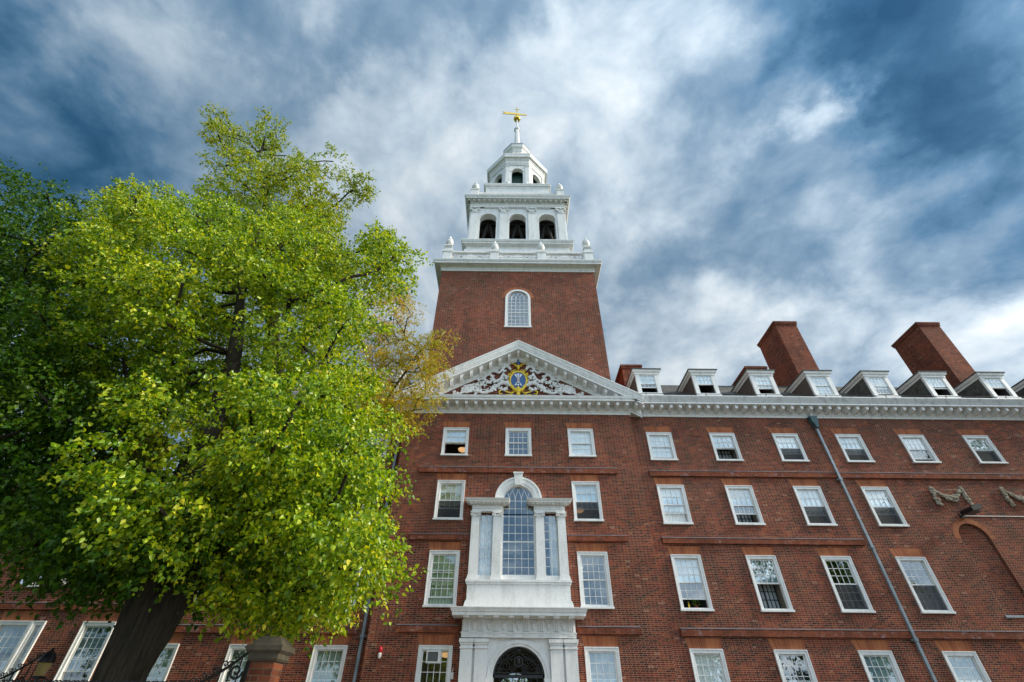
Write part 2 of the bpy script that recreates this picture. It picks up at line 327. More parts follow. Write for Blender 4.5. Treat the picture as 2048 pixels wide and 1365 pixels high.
    def bar(s, a, b, w, d):
        """flat bar between a and b lying near the XZ plane, width w, depth d in Y"""
        a = np.array(a, float); b = np.array(b, float); t = b-a; t /= np.linalg.norm(t)
        nrm_ = np.cross(t, (0, 1, 0)); nrm_ /= np.linalg.norm(nrm_)+1e-9; q = nrm_*w/2; y = np.array((0, d/2, 0))
        v = [a-q-y, a+q-y, a+q+y, a-q+y, b-q-y, b+q-y, b+q+y, b-q+y]
        return s.add(v, [(3,2,1,0),(4,5,6,7),(0,1,5,4),(1,2,6,5),(2,3,7,6),(3,0,4,7)])
    def arcband(s, cx, cz, r0, r1, y0, y1, a0=0.0, a1=math.pi, n=24, uvn=None):
        P_ = [(a0+(a1-a0)*i/n) for i in range(n+1)]; v = []; f = []; u = []
        for a in P_:
            c, q = math.cos(a), math.sin(a)
            v += [(cx+r0*c, y0, cz+r0*q), (cx+r1*c, y0, cz+r1*q), (cx+r1*c, y1, cz+r1*q), (cx+r0*c, y1, cz+r0*q)]
        for i in range(n):
            o = 4*i
            for k in range(4): f.append((o+k, o+(k+1) % 4, o+4+(k+1) % 4, o+4+k))
            if uvn:
                ua, ub = uvn*i/n, uvn*(i+1)/n
                for k in range(4): u.append([(ua, 0), (ua, .3), (ub, .3), (ub, 0)])
        f += [(3, 2, 1, 0), (4*n, 4*n+1, 4*n+2, 4*n+3)]
        if uvn: u += [[(.5, 0)]*4]*2
        return s.add(v, f, u if uvn else None)
    def panel(s, x0, x1, z0, z1, y, t, holes=(), nar=20, tf=None):
        """wall in the XZ plane, front at y, thickness t, with rect holes (a,b,c,d) or arched holes (a,b,c,spring,'arch')"""
        v = []; f = []
        def q(*p):
            o = len(v); v.extend(p); f.append(tuple(range(o, o+len(p))))
        box_ = []
        for h in holes:
            if len(h) == 5: box_.append((h[0], h[1], h[2], h[3]+(h[1]-h[0])/2))
            else: box_.append(h)
        xs = sorted(set([x0, x1]+[b for h in box_ for b in h[:2] if x0 < b < x1])); zs = sorted(set([z0, z1]+[b for h in box_ for b in h[2:4] if z0 < b < z1]))
        for i in range(len(xs)-1):
            for j in range(len(zs)-1):
                a, b, c, d = xs[i], xs[i+1], zs[j], zs[j+1]; mx_, mz = (a+b)/2, (c+d)/2
                if any(h[0] < mx_ < h[1] and h[2] < mz < h[3] for h in box_): continue
                q((a, y, c), (b, y, c), (b, y, d), (a, y, d)); q((b, y+t, c), (a, y+t, c), (a, y+t, d), (b, y+t, d))
        for h, hb in zip(holes, box_):
            a, b, c, d = hb
            pts = [(a, c), (b, c)]
            if len(h) == 5:
                r = (b-a)/2; cx = (a+b)/2
                arc = [(cx+r*math.cos(math.pi*k/nar), h[3]+r*math.sin(math.pi*k/nar)) for k in range(nar+1)]
                for k in range(nar):
                    (xa, za), (xb, zb) = arc[k], arc[k+1]
                    q((xb, y, zb), (xa, y, za), (xa, y, d), (xb, y, d)); q((xa, y+t, za), (xb, y+t, zb), (xb, y+t, d), (xa, y+t, d))
                pts += arc
            else: pts += [(b, d), (a, d)]
            for k in range(len(pts)):
                (xa, za), (xb, zb) = pts[k], pts[(k+1) % len(pts)]
                if abs(xa-xb)+abs(za-zb) > 1e-6: q((xb, y, zb), (xa, y, za), (xa, y+t, za), (xb, y+t, zb))
        q((x0, y, z0), (x0, y, z1), (x0, y+t, z1), (x0, y+t, z0)); q((x1, y, z1), (x1, y, z0), (x1, y+t, z0), (x1, y+t, z1))
        q((x0, y, z1), (x1, y, z1), (x1, y+t, z1), (x0, y+t, z1))
        if tf: v = [tf(p) for p in v]
        return s.add(v, f)
    def mirror_x(s):
        o = len(s.v); n = len(s.f)
        s.v += [(-x, y, z) for x, y, z in s.v]; s.f += [tuple(o+k for k in reversed(f)) for f in s.f[:n]]; s.uv += [None]*n
        return s
    def shift(s, dx, dy, dz): s.v = [(x+dx, y+dy, z+dz) for x, y, z in s.v]; return s
    def build(s, name, mat, parent=None, smooth=False):
        me = bpy.data.meshes.new(name); me.from_pydata(s.v, [], s.f)
        uvl = me.uv_layers.new(name='UVMap'); 
        V = s.v
        for p, u in zip(me.polygons, s.uv):
            if u is not None:
                for k, li in enumerate(p.loop_indices): uvl.data[li].uv = u[k]
            else:
                nx, ny, nz = map(abs, p.normal)
                for li in p.loop_indices:
                    x, y, z = V[me.loops[li].vertex_index]
                    uvl.data[li].uv = (x, y) if nz > max(nx, ny)*1.2 else ((y, z) if nx > ny else (x, z))
        if smooth: me.polygons.foreach_set('use_smooth', [True]*len(me.polygons))
        me.materials.append(MATS[mat]); me.update()
        o = bpy.data.objects.new(name, me); COL.objects.link(o)
        if parent is not None: o.parent = parent
        return o
def tag(o, label=None, cat=None, group=None, kind=None):
    for k, v in (('label', label), ('category', cat), ('group', group), ('kind', kind)):
        if v: o[k] = v
    return o
def thing(name, label, cat, loc=(0, 0, 0), group=None):
    o = bpy.data.objects.new(name, None); COL.objects.link(o); o.location = loc; o.empty_display_size = .3
    return tag(o, label, cat, group)

# ================================================================== SETTING
tag(MB().box(-900, 900, -900, 900, -.4, -.004).build('ground', 'grass'), kind='structure')
tag(MB().box(-60, 60, -40, -14.6, -.2, .004).build('pavement', 'paving'), kind='structure')
tag(MB().box(-10, 45, -14.59, -.02, -.2, .004).build('bounce_forecourt', 'paving'), kind='structure')  # unseen paving, added to bounce warm light up to the soffits
tag(MB().box(-1.8, 1.8, -14.59, -1.2, -.2, .008).build('path', 'paving'), kind='structure')

# ================================================================== COLLEGE BUILDING
college = thing('college_building', 'four-storey red brick college building with white pediment, carved crest, arched doorway and sash windows', 'building')
YW = .3                                   # wall plane of the wings; the central pavilion stands at y = 0
ROWS = {'a': (11.53, 13.08, 2), 'b': (8.42, 10.27, 2), 'c': (4.98, 7.13, 3), 'd': (1.35, 3.70, 3)}

def sash(x0, x1, z0, z1, y, cols, rows, st=.045, mu=.021, d=.035):
    m = MB()
    m.box(x0, x0+st, y, y+d, z0, z1); m.box(x1-st, x1, y, y+d, z0, z1)
    m.box(x0+st, x1-st, y, y+d, z0, z0+st); m.box(x0+st, x1-st, y, y+d, z1-st, z1)
    a, b, c, e = x0+st, x1-st, z0+st, z1-st
    for i in range(1, cols):
        x = a+(b-a)*i/cols; m.box(x-mu/2, x+mu/2, y+.004, y+d-.004, c, e)
    for j in range(1, rows):
        z = c+(e-c)*j/rows; m.box(a, b, y+.006, y+d-.006, z-mu/2, z+mu/2)
    return m
def interior(x0, x1, z0, z1, y, depth, dark=False):
    m = MB(); v = [(x0,y,z0),(x1,y,z0),(x1,y,z1),(x0,y,z1),(x0,y+depth,z0),(x1,y+depth,z0),(x1,y+depth,z1),(x0,y+depth,z1)]
    m.add(v, [(4,5,6,7),(0,4,7,3),(5,1,2,6),(7,6,2,3),(0,1,5,4)]); return m
def window(parent, cx, zb, zt, Y, rows, W=1.31, cols=4, blind=None, bcol='blind_white', raised=0.0, screen=False, lintel=True, cas=.14, curtain=None, dark=False, low_blind=None, inner=False):
    """double-hung window: casing and sill (the window itself), sashes, panes, blind, screen, room behind"""
    x0, x1 = cx-W/2, cx+W/2
    m = MB()
    yo = Y-.035
    m.box(x0, x0+cas, yo, Y+.16, zb+.07, zt); m.box(x1-cas, x1, yo, Y+.16, zb+.07, zt); m.box(x0+cas, x1-cas, yo, Y+.16, zt-cas, zt)
    for a, b in ((x0, x0+.035), (x1-.035, x1)): m.box(a, b, yo-.028, yo-.001, zb+.075, zt)
    m.box(x0+.036, x1-.036, yo-.028, yo-.001, zt-.035, zt)
    m.box(x0-.03, x1+.03, yo-.065, Y+.16, zb-.005, zb+.069)               # sill
    m.box(x0+cas, x1-cas, yo+.02, Y+.16, zb+.07, zb+.12)
    w = m.build('window', 'white_paint', parent)
    a, b, c, d = x0+cas, x1-cas, zb+.12, zt-cas
    zm = (c+d)/2; h = zm-c
    sash(a+.004, b-.004, zm-.02, d-.003, Y+.045, cols, rows).build('upper_sash', 'white_paint', w)
    lz = raised*h
    sash(a+.004, b-.004, c+.003+lz, zm+.02+lz, Y+.086, cols, rows).build('lower_sash', 'white_paint', w)
    MB().box(a+.04, b-.04, Y+.058, Y+.063, zm+.015, d-.04).box(a+.04, b-.04, Y+.100, Y+.105, c+.04+lz, zm-.015+lz).build('pane', 'glass', w)
    if screen: MB().box(a+.01, b-.01, Y+.02, Y+.024, c+.004, zm-.03).build('insect_screen', 'insect_screen', w)
    if blind:
        zz0 = d-(d-c)*blind
        bm = MB().box(a+.012, b-.012, Y+.145, Y+.15, zz0, d-.002); bm.box(a+.012, b-.012, Y+.138, Y+.149, zz0-.025, zz0-.001)
        bm.build('blind', bcol, w)
    if curtain:
        cm_ = MB(); n = 14
        for q0, q1 in curtain:
            xa, xb = a+(b-a)*q0, a+(b-a)*q1; v = []
            for i in range(n*2+1):
                x = xa+(xb-xa)*i/(2*n); yy = Y+.2+.035*math.sin(i*1.9)+.01*math.sin(i*.7); v += [(x, yy, c), (x, yy, d)]
            cm_.add(v, [(2*i, 2*i+2, 2*i+3, 2*i+1) for i in range(2*n)])
        cm_.build('curtain', bcol, w)
    if inner:                                                      # black-framed glazed doors standing inside
        MB().box(a, b, Y+.62, Y+.64, c, zm+.1).build('inner_door', 'blind_grey', w)
        im = MB()
        for k in range(7): x = a+(b-a)*k/6; ww = .035 if k % 3 == 0 else .014; im.box(max(a, x-ww), min(b, x+ww), Y+.59, Y+.618, c, zm+.1)
        for k in range(4): z = c+.1+(zm-c)*k/3; im.box(a, b, Y+.592, Y+.616, z-.014, z+.014)
        im.build('inner_door_frame', 'black_iron', w)
    interior(a-.02, b+.02, c-.02, d+.02, Y+.16, 1.5).build('room', 'room_dark' if dark else 'room', w)
    if lintel: jack_arch(cx, zt+.012, W, Y).build('lintel', 'rubbed_brick', w)
    return w
def jack_arch(cx, z0, W, Y, h=.34, sp=.085, n=18):
    m = MB(); v = []; f = []; u = []
    for i in range(n):
        for k in (0, 1):
            t = (i+k)/n; xb = cx-W/2+.0+W*t; xt = cx-W/2-sp+(W+2*sp)*t
            v += [(xb, Y-.006, z0), (xt, Y-.006, z0+h), (xb, Y+.05, z0), (xt, Y+.05, z0+h)]
        o = 8*i
        for fc in ((o, o+4, o+5, o+1), (o+1, o+5, o+7, o+3), (o+2, o+6, o+4, o)):
            f.append(fc); u.append([(i+.001, 0), (i+.999, 0), (i+.999, 1), (i+.001, 1)])
    f += [(0, 1, 3, 2), (8*n-4, 8*n-2, 8*n-1, 8*n-3)]; u += [[(.5, 0)]*4]*2
    return m.add(v, f, u)
def hole(cx, r, W=1.31, cas=.06): return (cx-W/2+cas, cx+W/2-cas, ROWS[r][0]+.06, ROWS[r][1]-cas)
def band(x0, x1, z0, z1, Y, parent, retl=True, retr=True):
    m = MB(); prof = [(0, z0), (.105, z0), (.105, z1-.05), (.09, z1-.012), (0, z1)]
    m.cornice(prof, x0, x1, Y); b = m.build('string_course', 'band_brick', parent)
    MB().cornice([(0, z1+.002), (.092, z1-.010), (.118, z1-.012), (.118, z1+.003), (0, z1+.022)], x0-.006, x1+.006, Y).build('flashing', 'lead', b)
    return b

BAYS = [7.30, 10.58, 13.86, 17.13]
# --- walls
holes = [hole(x, r) for x in (-3.18, 3.18) for r in 'abcd']+[hole(0, 'a')]
holes += [(-1.85, 1.85, 6.0, 8.72), (-.70, .70, 8.72, 10.05), (-1.25, 1.25, 0, 3.9)]
MB().panel(-5.88, 5.88, 0, 14.02, 0, .3, holes).build('pavilion_wall', 'brick', college)
ARCHES = (20.58, 24.0, 27.4)
holes = [hole(x, r) for x in BAYS for r in 'abcd']+[hole(x, 'a') for x in (20.43, 23.76, 27.05)]+[hole(x, 'd') for x in (20.45,)]
holes += [(x-.665, x+.665, 4.95, 7.93, 'arch') for x in ARCHES]
rw = MB().panel(5.885, 42, 0, 14.2, YW, .3, holes).build('right_wing_wall', 'brick', college)
for x in ARCHES:
    na = MB().box(x-.75, x+.75, YW+.13, YW+.2, 4.9, 8.75).build('blind_arch', 'brick', college)
    MB().arcband(x, 7.93, .668, .91, YW-.005, YW+.1, uvn=34, n=34).build('arch_ring', 'rubbed_brick', na)
    MB().box(x-.76, x+.76, YW-.045, YW+.129, 4.86, 4.945).build('sill', 'lead', na)
LB = [-7.30, -10.58, -13.86]
holes = [hole(x, r) for x in LB for r in 'abcd']
MB().panel(-15.5, -5.885, 0, 14.2, YW, .3, holes).panel(.6, 11, 0, 14.2, -15.5, .3, (), tf=lambda p: (p[1], p[0], p[2])).build('left_wing_wall', 'brick', college)

# --- string courses
for x0, x1 in ((-4.78, 4.78),): band(x0, x1, 10.66, 10.93, 0, college)
for x0, x1 in ((-4.79, -2.17), (2.17, 4.78)): band(x0, x1, 7.56, 7.80, 0, college)
for x0, x1 in ((-4.78, -2.34), (2.32, 4.80)): band(x0, x1, 4.11, 4.36, 0, college)
band(6.42, 41, 10.70, 10.97, YW, college); band(6.42, 15.42, 7.59, 7.83, YW, college); band(6.45, 41, 4.11, 4.37, YW, college)
band(-15.4, -6.42, 10.70, 10.97, YW, college); band(-15.4, -6.42, 7.59, 7.83, YW, college); band(-15.4, -6.42, 4.07, 4.33, YW, college)

# --- windows, state by state as in the photograph
wn_ = lambda x, r, Y, **k: window(college, x, ROWS[r][0], ROWS[r][1], Y, ROWS[r][2], **k)
wn_(-3.18, 'a', 0, blind=.52, raised=.97, dark=True)
wn_(0, 'a', 0, dark=True, raised=.0, low_blind=1)
wn_(3.18, 'a', 0, blind=.97, raised=.06)
wn_(-3.18, 'b', 0, blind=.62, bcol='blind_yellow', raised=.52, screen=True)
wn_(3.18, 'b', 0, blind=.50, raised=.55, screen=True)
wn_(-3.18, 'c', 0, blind=.62, bcol='blind_green', raised=.25, curtain=((0, 1),))
wn_(3.18, 'c', 0, dark=True)
wn_(-3.18, 'd', 0, raised=.0)
wn_(3.18, 'd', 0, blind=.5, bcol='blind_grey', raised=.18)
ST = {('a', 0): dict(blind=.93, raised=.12), ('a', 1): dict(blind=.48, bcol='blind_grey', raised=.9, inner=True), ('a', 2): dict(blind=.60, raised=.5, screen=True), ('a', 3): dict(blind=.66, raised=.5, screen=True),
      ('b', 0): dict(blind=.66, raised=.5, curtain=((0, 1),)), ('b', 1): dict(blind=.44, bcol='blind_grey', raised=.5, inner=True), ('b', 2): dict(blind=.60, raised=.45, screen=True), ('b', 3): dict(blind=.55, raised=.55, screen=True),
      ('c', 0): dict(blind=.50, raised=.33, dark=True), ('c', 1): dict(blind=.50, bcol='blind_grey', raised=.97, inner=True), ('c', 2): dict(dark=True, screen=True), ('c', 3): dict(dark=True, screen=True),
      ('d', 0): dict(blind=1.0, raised=.1), ('d', 1): dict(dark=True, raised=.2), ('d', 2): dict(blind=.96, bcol='blind_teal', raised=.12), ('d', 3): dict(blind=.9, bcol='blind_teal', raised=.25)}
for (r, i), k in ST.items(): wn_(BAYS[i], r, YW, **k)
wn_(20.43, 'a', YW, blind=.5, raised=.2, dark=True); wn_(23.76, 'a', YW, blind=.52, screen=True, raised=.9, dark=True); wn_(27.05, 'a', YW, blind=.5); wn_(20.45, 'd', YW, blind=.5, bcol='blind_teal')
for i, x in enumerate(LB):
    for r in 'abcd': wn_(x, r, YW, **(dict(blind=.7, bcol='blind_green', raised=.1, dark=True) if r == 'd' else dict(blind=.5, raised=[.2, .5, .0][i], screen=(i == 1))))

# --- main cornices and pediment
def modillion(x, y, z, sl_=0.0, w=.175, out=.46, h=.25):
    """one scrolled bracket under a soffit; sl_ tilts its top along a raking cornice"""
    pr = [(0, -h*1.3), (out*.5, -h*1.25), (out*.85, -h*1.05), (out, -h*.95), (out, 0), (0, 0)]; q = len(pr)
    v = [(x+sx*w/2*(1.2 if zz_ == 0 else 1-.35*o/out), y-o, z+zz_+sx*sl_/2*w/.2) for sx in (-1, 1) for o, zz_ in pr]
    return MB().add(v, [tuple(reversed(range(q))), tuple(range(q, 2*q))]+[(i_, (i_+1) % q, q+(i_+1) % q, q+i_) for i_ in range(q)])
def modillions(par, x0, x1, y, z1, step=.497, zf=None, out=.46, keep=99, rev=False):
    n = int(round((x1-x0)/step)); xs = [x0+(x1-x0)*i/n for i in range(n+1)]
    if rev: xs = xs[::-1]
    proto = {}; rest = MB()
    for i, x in enumerate(xs):
        z = z1+(zf(x) if zf else 0); sl_ = (zf(x+.1)-zf(x-.1)) if zf else 0
        if i >= keep: m = modillion(x, y, z, sl_, out=out); rest.add(m.v, m.f); continue
        key = round(sl_, 3)
        if key not in proto: proto[key] = o = modillion(0, 0, 0, sl_, out=out).build('modillion', 'white_paint', par)
        else: o = proto[key].copy(); COL.objects.link(o)
        o.location = (x, y, z)
    if rest.v: tag(rest.build('modillion_row', 'white_paint', par), kind='stuff')
CP = [(0, 13.93), (.05, 13.93), (.05, 14.03), (.085, 14.06), (.085, 14.14), (.13, 14.2), (.13, 14.24), (.10, 14.25), (.10, 14.43), (.15, 14.46), (.60, 14.46)]
pc = MB().cornice(CP+[(.60, 14.41), (.66, 14.41), (.66, 14.50), (.70, 14.53), (.74, 14.66), (0, 14.70)], -5.88, 5.88, 0, YW, YW).build('main_cornice', 'white_paint', college)
modillions(pc, -6.20, 6.20, -.10, 14.455)
CW = [(0, 14.02), (.05, 14.02), (.05, 14.12), (.085, 14.15), (.085, 14.22), (.13, 14.28), (.13, 14.32), (.10, 14.33), (.10, 14.50), (.15, 14.53), (.58, 14.53), (.58, 14.485), (.64, 14.485), (.64, 14.585)]
for x0, x1, rr in ((5.9, 42, None), (-15.5, -5.9, None)):
    wc = MB().cornice(CW+[(0, 14.585)], x0, x1, YW, 11 if x0 < 0 else None).build('wing_cornice', 'white_paint', college)
    a, b = (6.62, 41.8) if x0 > 0 else (-15.6, -6.62)
    modillions(wc, a, b, YW-.10, 14.525, out=.44, keep=41 if x0 > 0 else 8, rev=x0 < 0)
    MB().cornice([(.642, 14.588), (.66, 14.588), (.68, 14.64), (.74, 14.74), (.80, 14.85), (.80, 14.90), (.4, 14.93), (0, 14.93), (0, 14.588)], x0+(0 if x0 < 0 else .75), x1-(0 if x0 > 0 else .75), YW, 11 if x0 < 0 else None).build('gutter', 'gutter_paint', wc)
# pediment
HX, ZB, SL = 6.52, 14.70, .558
zr = lambda x: ZB+(HX-abs(x))*SL
def rake(prof, y=0):
    m = MB(); n = len(prof); v = []
    for x in (-HX, 0, HX):
        v += [(x, y-o, zr(x)+dz) for o, dz in prof]
    f = [(j*n+i, (j+1)*n+i, (j+1)*n+i+1, j*n+i+1) for j in (0, 1) for i in range(n-1)]+[(0, n, 2*n-1+0, 0+n-1)] if False else [(j*n+i, (j+1)*n+i, (j+1)*n+i+1, j*n+i+1) for j in (0, 1) for i in range(n-1)]
    f += [tuple(range(n)), tuple(reversed(range(2*n, 3*n)))]
    return m.add(v, f)
ped = MB().prism([(-6.2, 14.3), (6.2, 14.3), (0, 18.1)], .002, .3).build('pediment', 'tympanum_brick', college)
rk = rake([(0, -.92), (.05, -.92), (.05, -.84), (.10, -.80), (.12, -.72), (.09, -.71), (.09, -.50), (.14, -.46), (.60, -.46), (.60, -.50), (.66, -.50), (.66, -.38), (.69, -.36), (.69, -.30), (.72, -.26), (.76, -.10), (.80, -.02), (.80, .03), (-.3, .05)]).build('raking_cornice', 'white_paint', ped)
modillions(rk, -6.0+.28, 6.0-.28, -.09, -.465, step=.52, zf=zr)
MB().add([(-6.5, .3, 14.75), (0, .3, 18.36), (6.5, .3, 14.75), (-6.5, 1.2, 14.75), (0, 1.2, 18.36), (6.5, 1.2, 14.75)], [(0, 1, 4, 3), (1, 2, 5, 4)]).build('pediment_roof', 'slate', ped)

# --- roofs, dormers, chimneys
EY, EZ, RY, RZ = YW-.42, 14.90, 5.0, 19.25
zroof = lambda y: EZ+(y-EY)*(RZ-EZ)/(RY-EY)
for x0, x1 in ((5.9, 42), (-15.9, -5.9)):
    rm = MB(); rm.add([(x0, EY, EZ), (x1, EY, EZ), (x1, RY, RZ), (x0, RY, RZ), (x0, 2*RY-EY, EZ), (x1, 2*RY-EY, EZ)], [(0, 1, 2, 3), (3, 2, 5, 4), (0, 3, 4), (1, 5, 2)])
    n = 15
    rnd = random.Random(3)
    for k in range(1, n):                                        # slate courses catch the light as thin steps
        y = EY+(RY-EY)*k/n; z = zroof(y); xx = x0
        while xx < x1:
            l = rnd.uniform(.22, .4); e = rnd.uniform(.008, .03); xe = min(xx+l, x1)
            rm.add([(xx+.006, y-.03, z-.018+e), (xe-.006, y-.03, z-.018+e), (xe-.006, y+.33, z+.30+e*.3), (xx+.006, y+.33, z+.30+e*.3)], [(0, 1, 2, 3)]); xx = xe
    rf = rm.build('roof', 'slate', college)
    sm = MB(); sm.tube([(x0+.7, -.02, 15.30), (x1-.2, -.02, 15.30)], .016, 6)
    x = x0+1.1
    while x < x1-.3:
        sm.tube([(x, .02, 15.0), (x, -.02, 15.34)], .022, 5); x += 1.64
    sm.build('snow_rail', 'black_iron', rf)
def dormer(cx, par, **k):
    Y0 = YW+.0; z0, z1 = 15.35, 16.92; m = MB(); w = .66
    hw = .44
    m.panel(cx-w, cx+w, z0, z1, Y0, .12, [(cx-hw, cx+hw, z0+.22, z1-.14)])
    m.box(cx-w-.02, cx+w+.02, Y0-.07, Y0-.002, z0+.02, z0+.14)
    P_ = [(0, z1-.13), (.03, z1-.13), (.03, z1-.03), (.06, z1), (.11, z1+.02), (.11, z1+.06), (.14, z1+.11), (.14, z1+.14)]
    m.cornice(P_+[(-.3, z1+.14)], cx-w, cx+w, Y0, 3.2, 3.2)
    d = m.build('dormer', 'white_paint', par)
    MB().add([(cx-w, Y0+.12, z0-.5), (cx-w, 3.2, z0-.5), (cx-w, 3.2, z1), (cx-w, Y0+.12, z1), (cx+w, Y0+.12, z0-.5), (cx+w, 3.2, z0-.5), (cx+w, 3.2, z1), (cx+w, Y0+.12, z1)], [(1, 0, 3, 2), (4, 5, 6, 7)]).build('cheek', k.pop('cheek', 'slate_brown'), d)
    e = .18; zt = z1+.20
    MB().add([(cx-w-e, Y0-e, zt), (cx+w+e, Y0-e, zt), (cx+w+e, 3.2, zt), (cx-w-e, 3.2, zt), (cx, Y0+.55, zt+.2), (cx, 3.2, zt+.2),
              (cx-w-e, Y0-e, zt-.05), (cx+w+e, Y0-e, zt-.05), (cx+w+e, 3.2, zt-.05), (cx-w-e, 3.2, zt-.05)], [(0, 1, 4), (1, 2, 5, 4), (3, 0, 4, 5), (6, 7, 1, 0), (7, 8, 2, 1), (9, 6, 0, 3), (6, 9, 8, 7)]).build('dormer_roof', 'slate', d)
    a, b, c, dd = cx-hw, cx+hw, z0+.22, z1-.14; zm = (c+dd)/2; rz = k.get('raised', 0)*(zm-c)
    sash(a, b, zm-.02, dd, Y0+.03, 4, 2, st=.04, mu=.018).build('upper_sash', 'white_paint', d)
    sash(a, b, c+rz, zm+.02+rz, Y0+.07, 4, 2, st=.04, mu=.018).build('lower_sash', 'white_paint', d)
    MB().box(a+.03, b-.03, Y0+.042, Y0+.047, zm, dd-.03).box(a+.03, b-.03, Y0+.082, Y0+.087, c+.03+rz, zm+rz).build('pane', 'glass', d)
    bl = k.get('blind', .5)
    MB().box(a+.01, b-.01, Y0+.125, Y0+.13, dd-(dd-c)*bl, dd).build('blind', 'blind_white', d)
    interior(a-.02, b+.02, c-.02, dd+.02, Y0+.121, 1.4).build('room', 'room_dark' if k.get('dark') else 'room', d)
    return d
DX = [7.36, 10.60, 13.93, 17.2, 20.5, 23.82, 27.15, 30.5]
DS = [dict(blind=.5, raised=.6, dark=True), dict(blind=.5, raised=1, dark=True), dict(blind=.62, raised=.6), dict(blind=.9), dict(blind=.62, raised=.2, dark=True, cheek='slate'), dict(blind=.52, raised=.8, dark=True, cheek='slate'), dict(blind=.52, raised=.9, dark=True, cheek='slate'), dict(blind=.5, cheek='slate')]
for x, k in zip(DX, DS): dormer(x, college, **k)
for x in (-7.36, -10.60, -13.93): dormer(x, college, blind=.5, raised=.4, dark=True)
def chimney(x0, x1, y0, y1, ztop, zbot, par):
    m = MB(); m.box(x0, x1, y0, y1, zbot, ztop-.36)
    c = m.build('chimney', 'chimney_brick', par)
    MB().box(x0-.05, x1+.05, y0-.05, y1+.05, ztop-.358, ztop-.2).box(x0-.09, x1+.09, y0-.09, y1+.09, ztop-.199, ztop-.05).box(x0-.03, x1+.03, y0-.03, y1+.03, ztop-.049, ztop).build('chimney_cap', 'chimney_brick', c)
    for i in range(3):
        xx = x0+(x1-x0)*(i+.5)/3; MB().box(xx-.17, xx+.17, y0+.3, y1-.3, ztop+.002, ztop+.04).build('flue_lid', 'lead', c)
chimney(19.02, 20.58, 4.0, 6.65, 24.40, 17, college); chimney(29.62, 31.18, 4.0, 6.65, 24.45, 17, college)
chimney(15.60, 16.95, 4.0, 6.3, 20.22, 17, college); chimney(7.12, 8.42, 4.0, 6.3, 20.25, 17, college)

# --- Venetian window
vw = MB()
vw.box(-2.14, 2.14, -.40, .2, 5.76, 5.84); vw.box(-2.18, 2.18, -.43, .2, 5.845, 5.93)
vw.box(-2.10, 2.10, -.37, .2, 5.18, 5.755); vw.prism([(-2.2, 4.86), (2.2, 4.86), (2.2, 4.93), (2.155, 5.1), (2.12, 5.175), (-2.12, 5.175), (-2.155, 5.1), (-2.2, 4.93)], -.44, .2)
vw.box(-2.04, 2.04, -.10, .2, 5.935, 6.16)
ven = vw.build('venetian_window', 'white_paint', college)
for x in (-1.92, -.95, .95, 1.92):
    m = MB(); m.box(x-.24, x+.24, -.28, .1, 5.935, 6.03); m.box(x-.215, x+.215, -.265, .1, 6.032, 6.12)
    m.add([(x-.19, -.24, 6.12), (x+.19, -.24, 6.12), (x+.19, .1, 6.12), (x-.19, .1, 6.12), (x-.175, -.23, 8.52), (x+.175, -.23, 8.52), (x+.175, .1, 8.52), (x-.175, .1, 8.52)], [(0, 1, 5, 4), (1, 2, 6, 5), (3, 0, 4, 7), (2, 3, 7, 6), (4, 5, 6, 7)])
    m.box(x-.19, x+.19, -.25, .1, 8.522, 8.56); m.box(x-.23, x+.23, -.29, .1, 8.69, 8.76); m.box(x-.18, x+.18, -.24, .1, 8.562, 8.688)
    for sx in (-1, 1):                                           # scroll volutes
        for yy in (-.285,):
            pts = [(x+sx*.17+.085*(1-t/14)*math.cos(t*.75+1.57)*sx, yy, 8.61+.085*(1-t/14)*math.sin(t*.75+1.57)) for t in range(13)]
            m.tube(pts, .020, 5)
        m.blob((x+sx*.17, -.28, 8.61), (.028, .02, .028), 6, 4)
    m.tube([(x-.17, -.285, 8.692), (x, -.29, 8.67), (x+.17, -.285, 8.692)], .018, 5)
    m.build('pilaster', 'white_paint', ven)
for sx in (-1, 1):
    m = MB(); x0, x1 = (.71, 2.10)
    a, b = (x0, x1) if sx > 0 else (-x1, -x0)
    m.box(a, b, -.24, .1, 8.762, 8.80); m.box(a, b, -.22, .1, 8.802, 8.88); m.box(a-.01, b+.01, -.245, .1, 8.882, 8.915); m.box(a, b, -.215, .1, 8.917, 9.06)
    m.cornice([(0, 9.062), (.05, 9.062), (.05, 9.11), (.24, 9.12), (.24, 9.17), (.29, 9.20), (.33, 9.27), (-.1, 9.27)], a, b, -.215, .05, .05)
    n = 9
    for i in range(n):
        xx = a-.02+(b-a+.04)*i/(n-1); m.box(xx-.035, xx+.035, -.40, -.27, 9.055, 9.118)
    for k in range(2): m.box((a-.11) if k else (b+.05), (a-.05) if k else (b+.11), -.40, -.05, 9.055, 9.118)
    m.build('entablature', 'white_paint', ven)
m = MB(); m.arcband(0, 9.34, .71, .80, -.07, .12, n=32); m.arcband(0, 9.34, .802, 1.0, -.11, .12, n=32); m.arcband(0, 9.34, 1.002, 1.09, -.15, .12, n=32)
m.box(-.79, -.71, -.06, .12, 6.16, 9.33); m.box(.71, .79, -.06, .12, 6.16, 9.33)
m.build('archivolt', 'white_paint', ven)
MB().prism([(-.155, 10.02), (.155, 10.02), (.215, 10.62), (-.215, 10.62)], -.22, .1).prism([(-.245, 10.56), (.245, 10.56), (.245, 10.64), (-.245, 10.64)], -.25, -.221).build('keystone', 'white_paint', ven)
m = MB(); Yg = .05
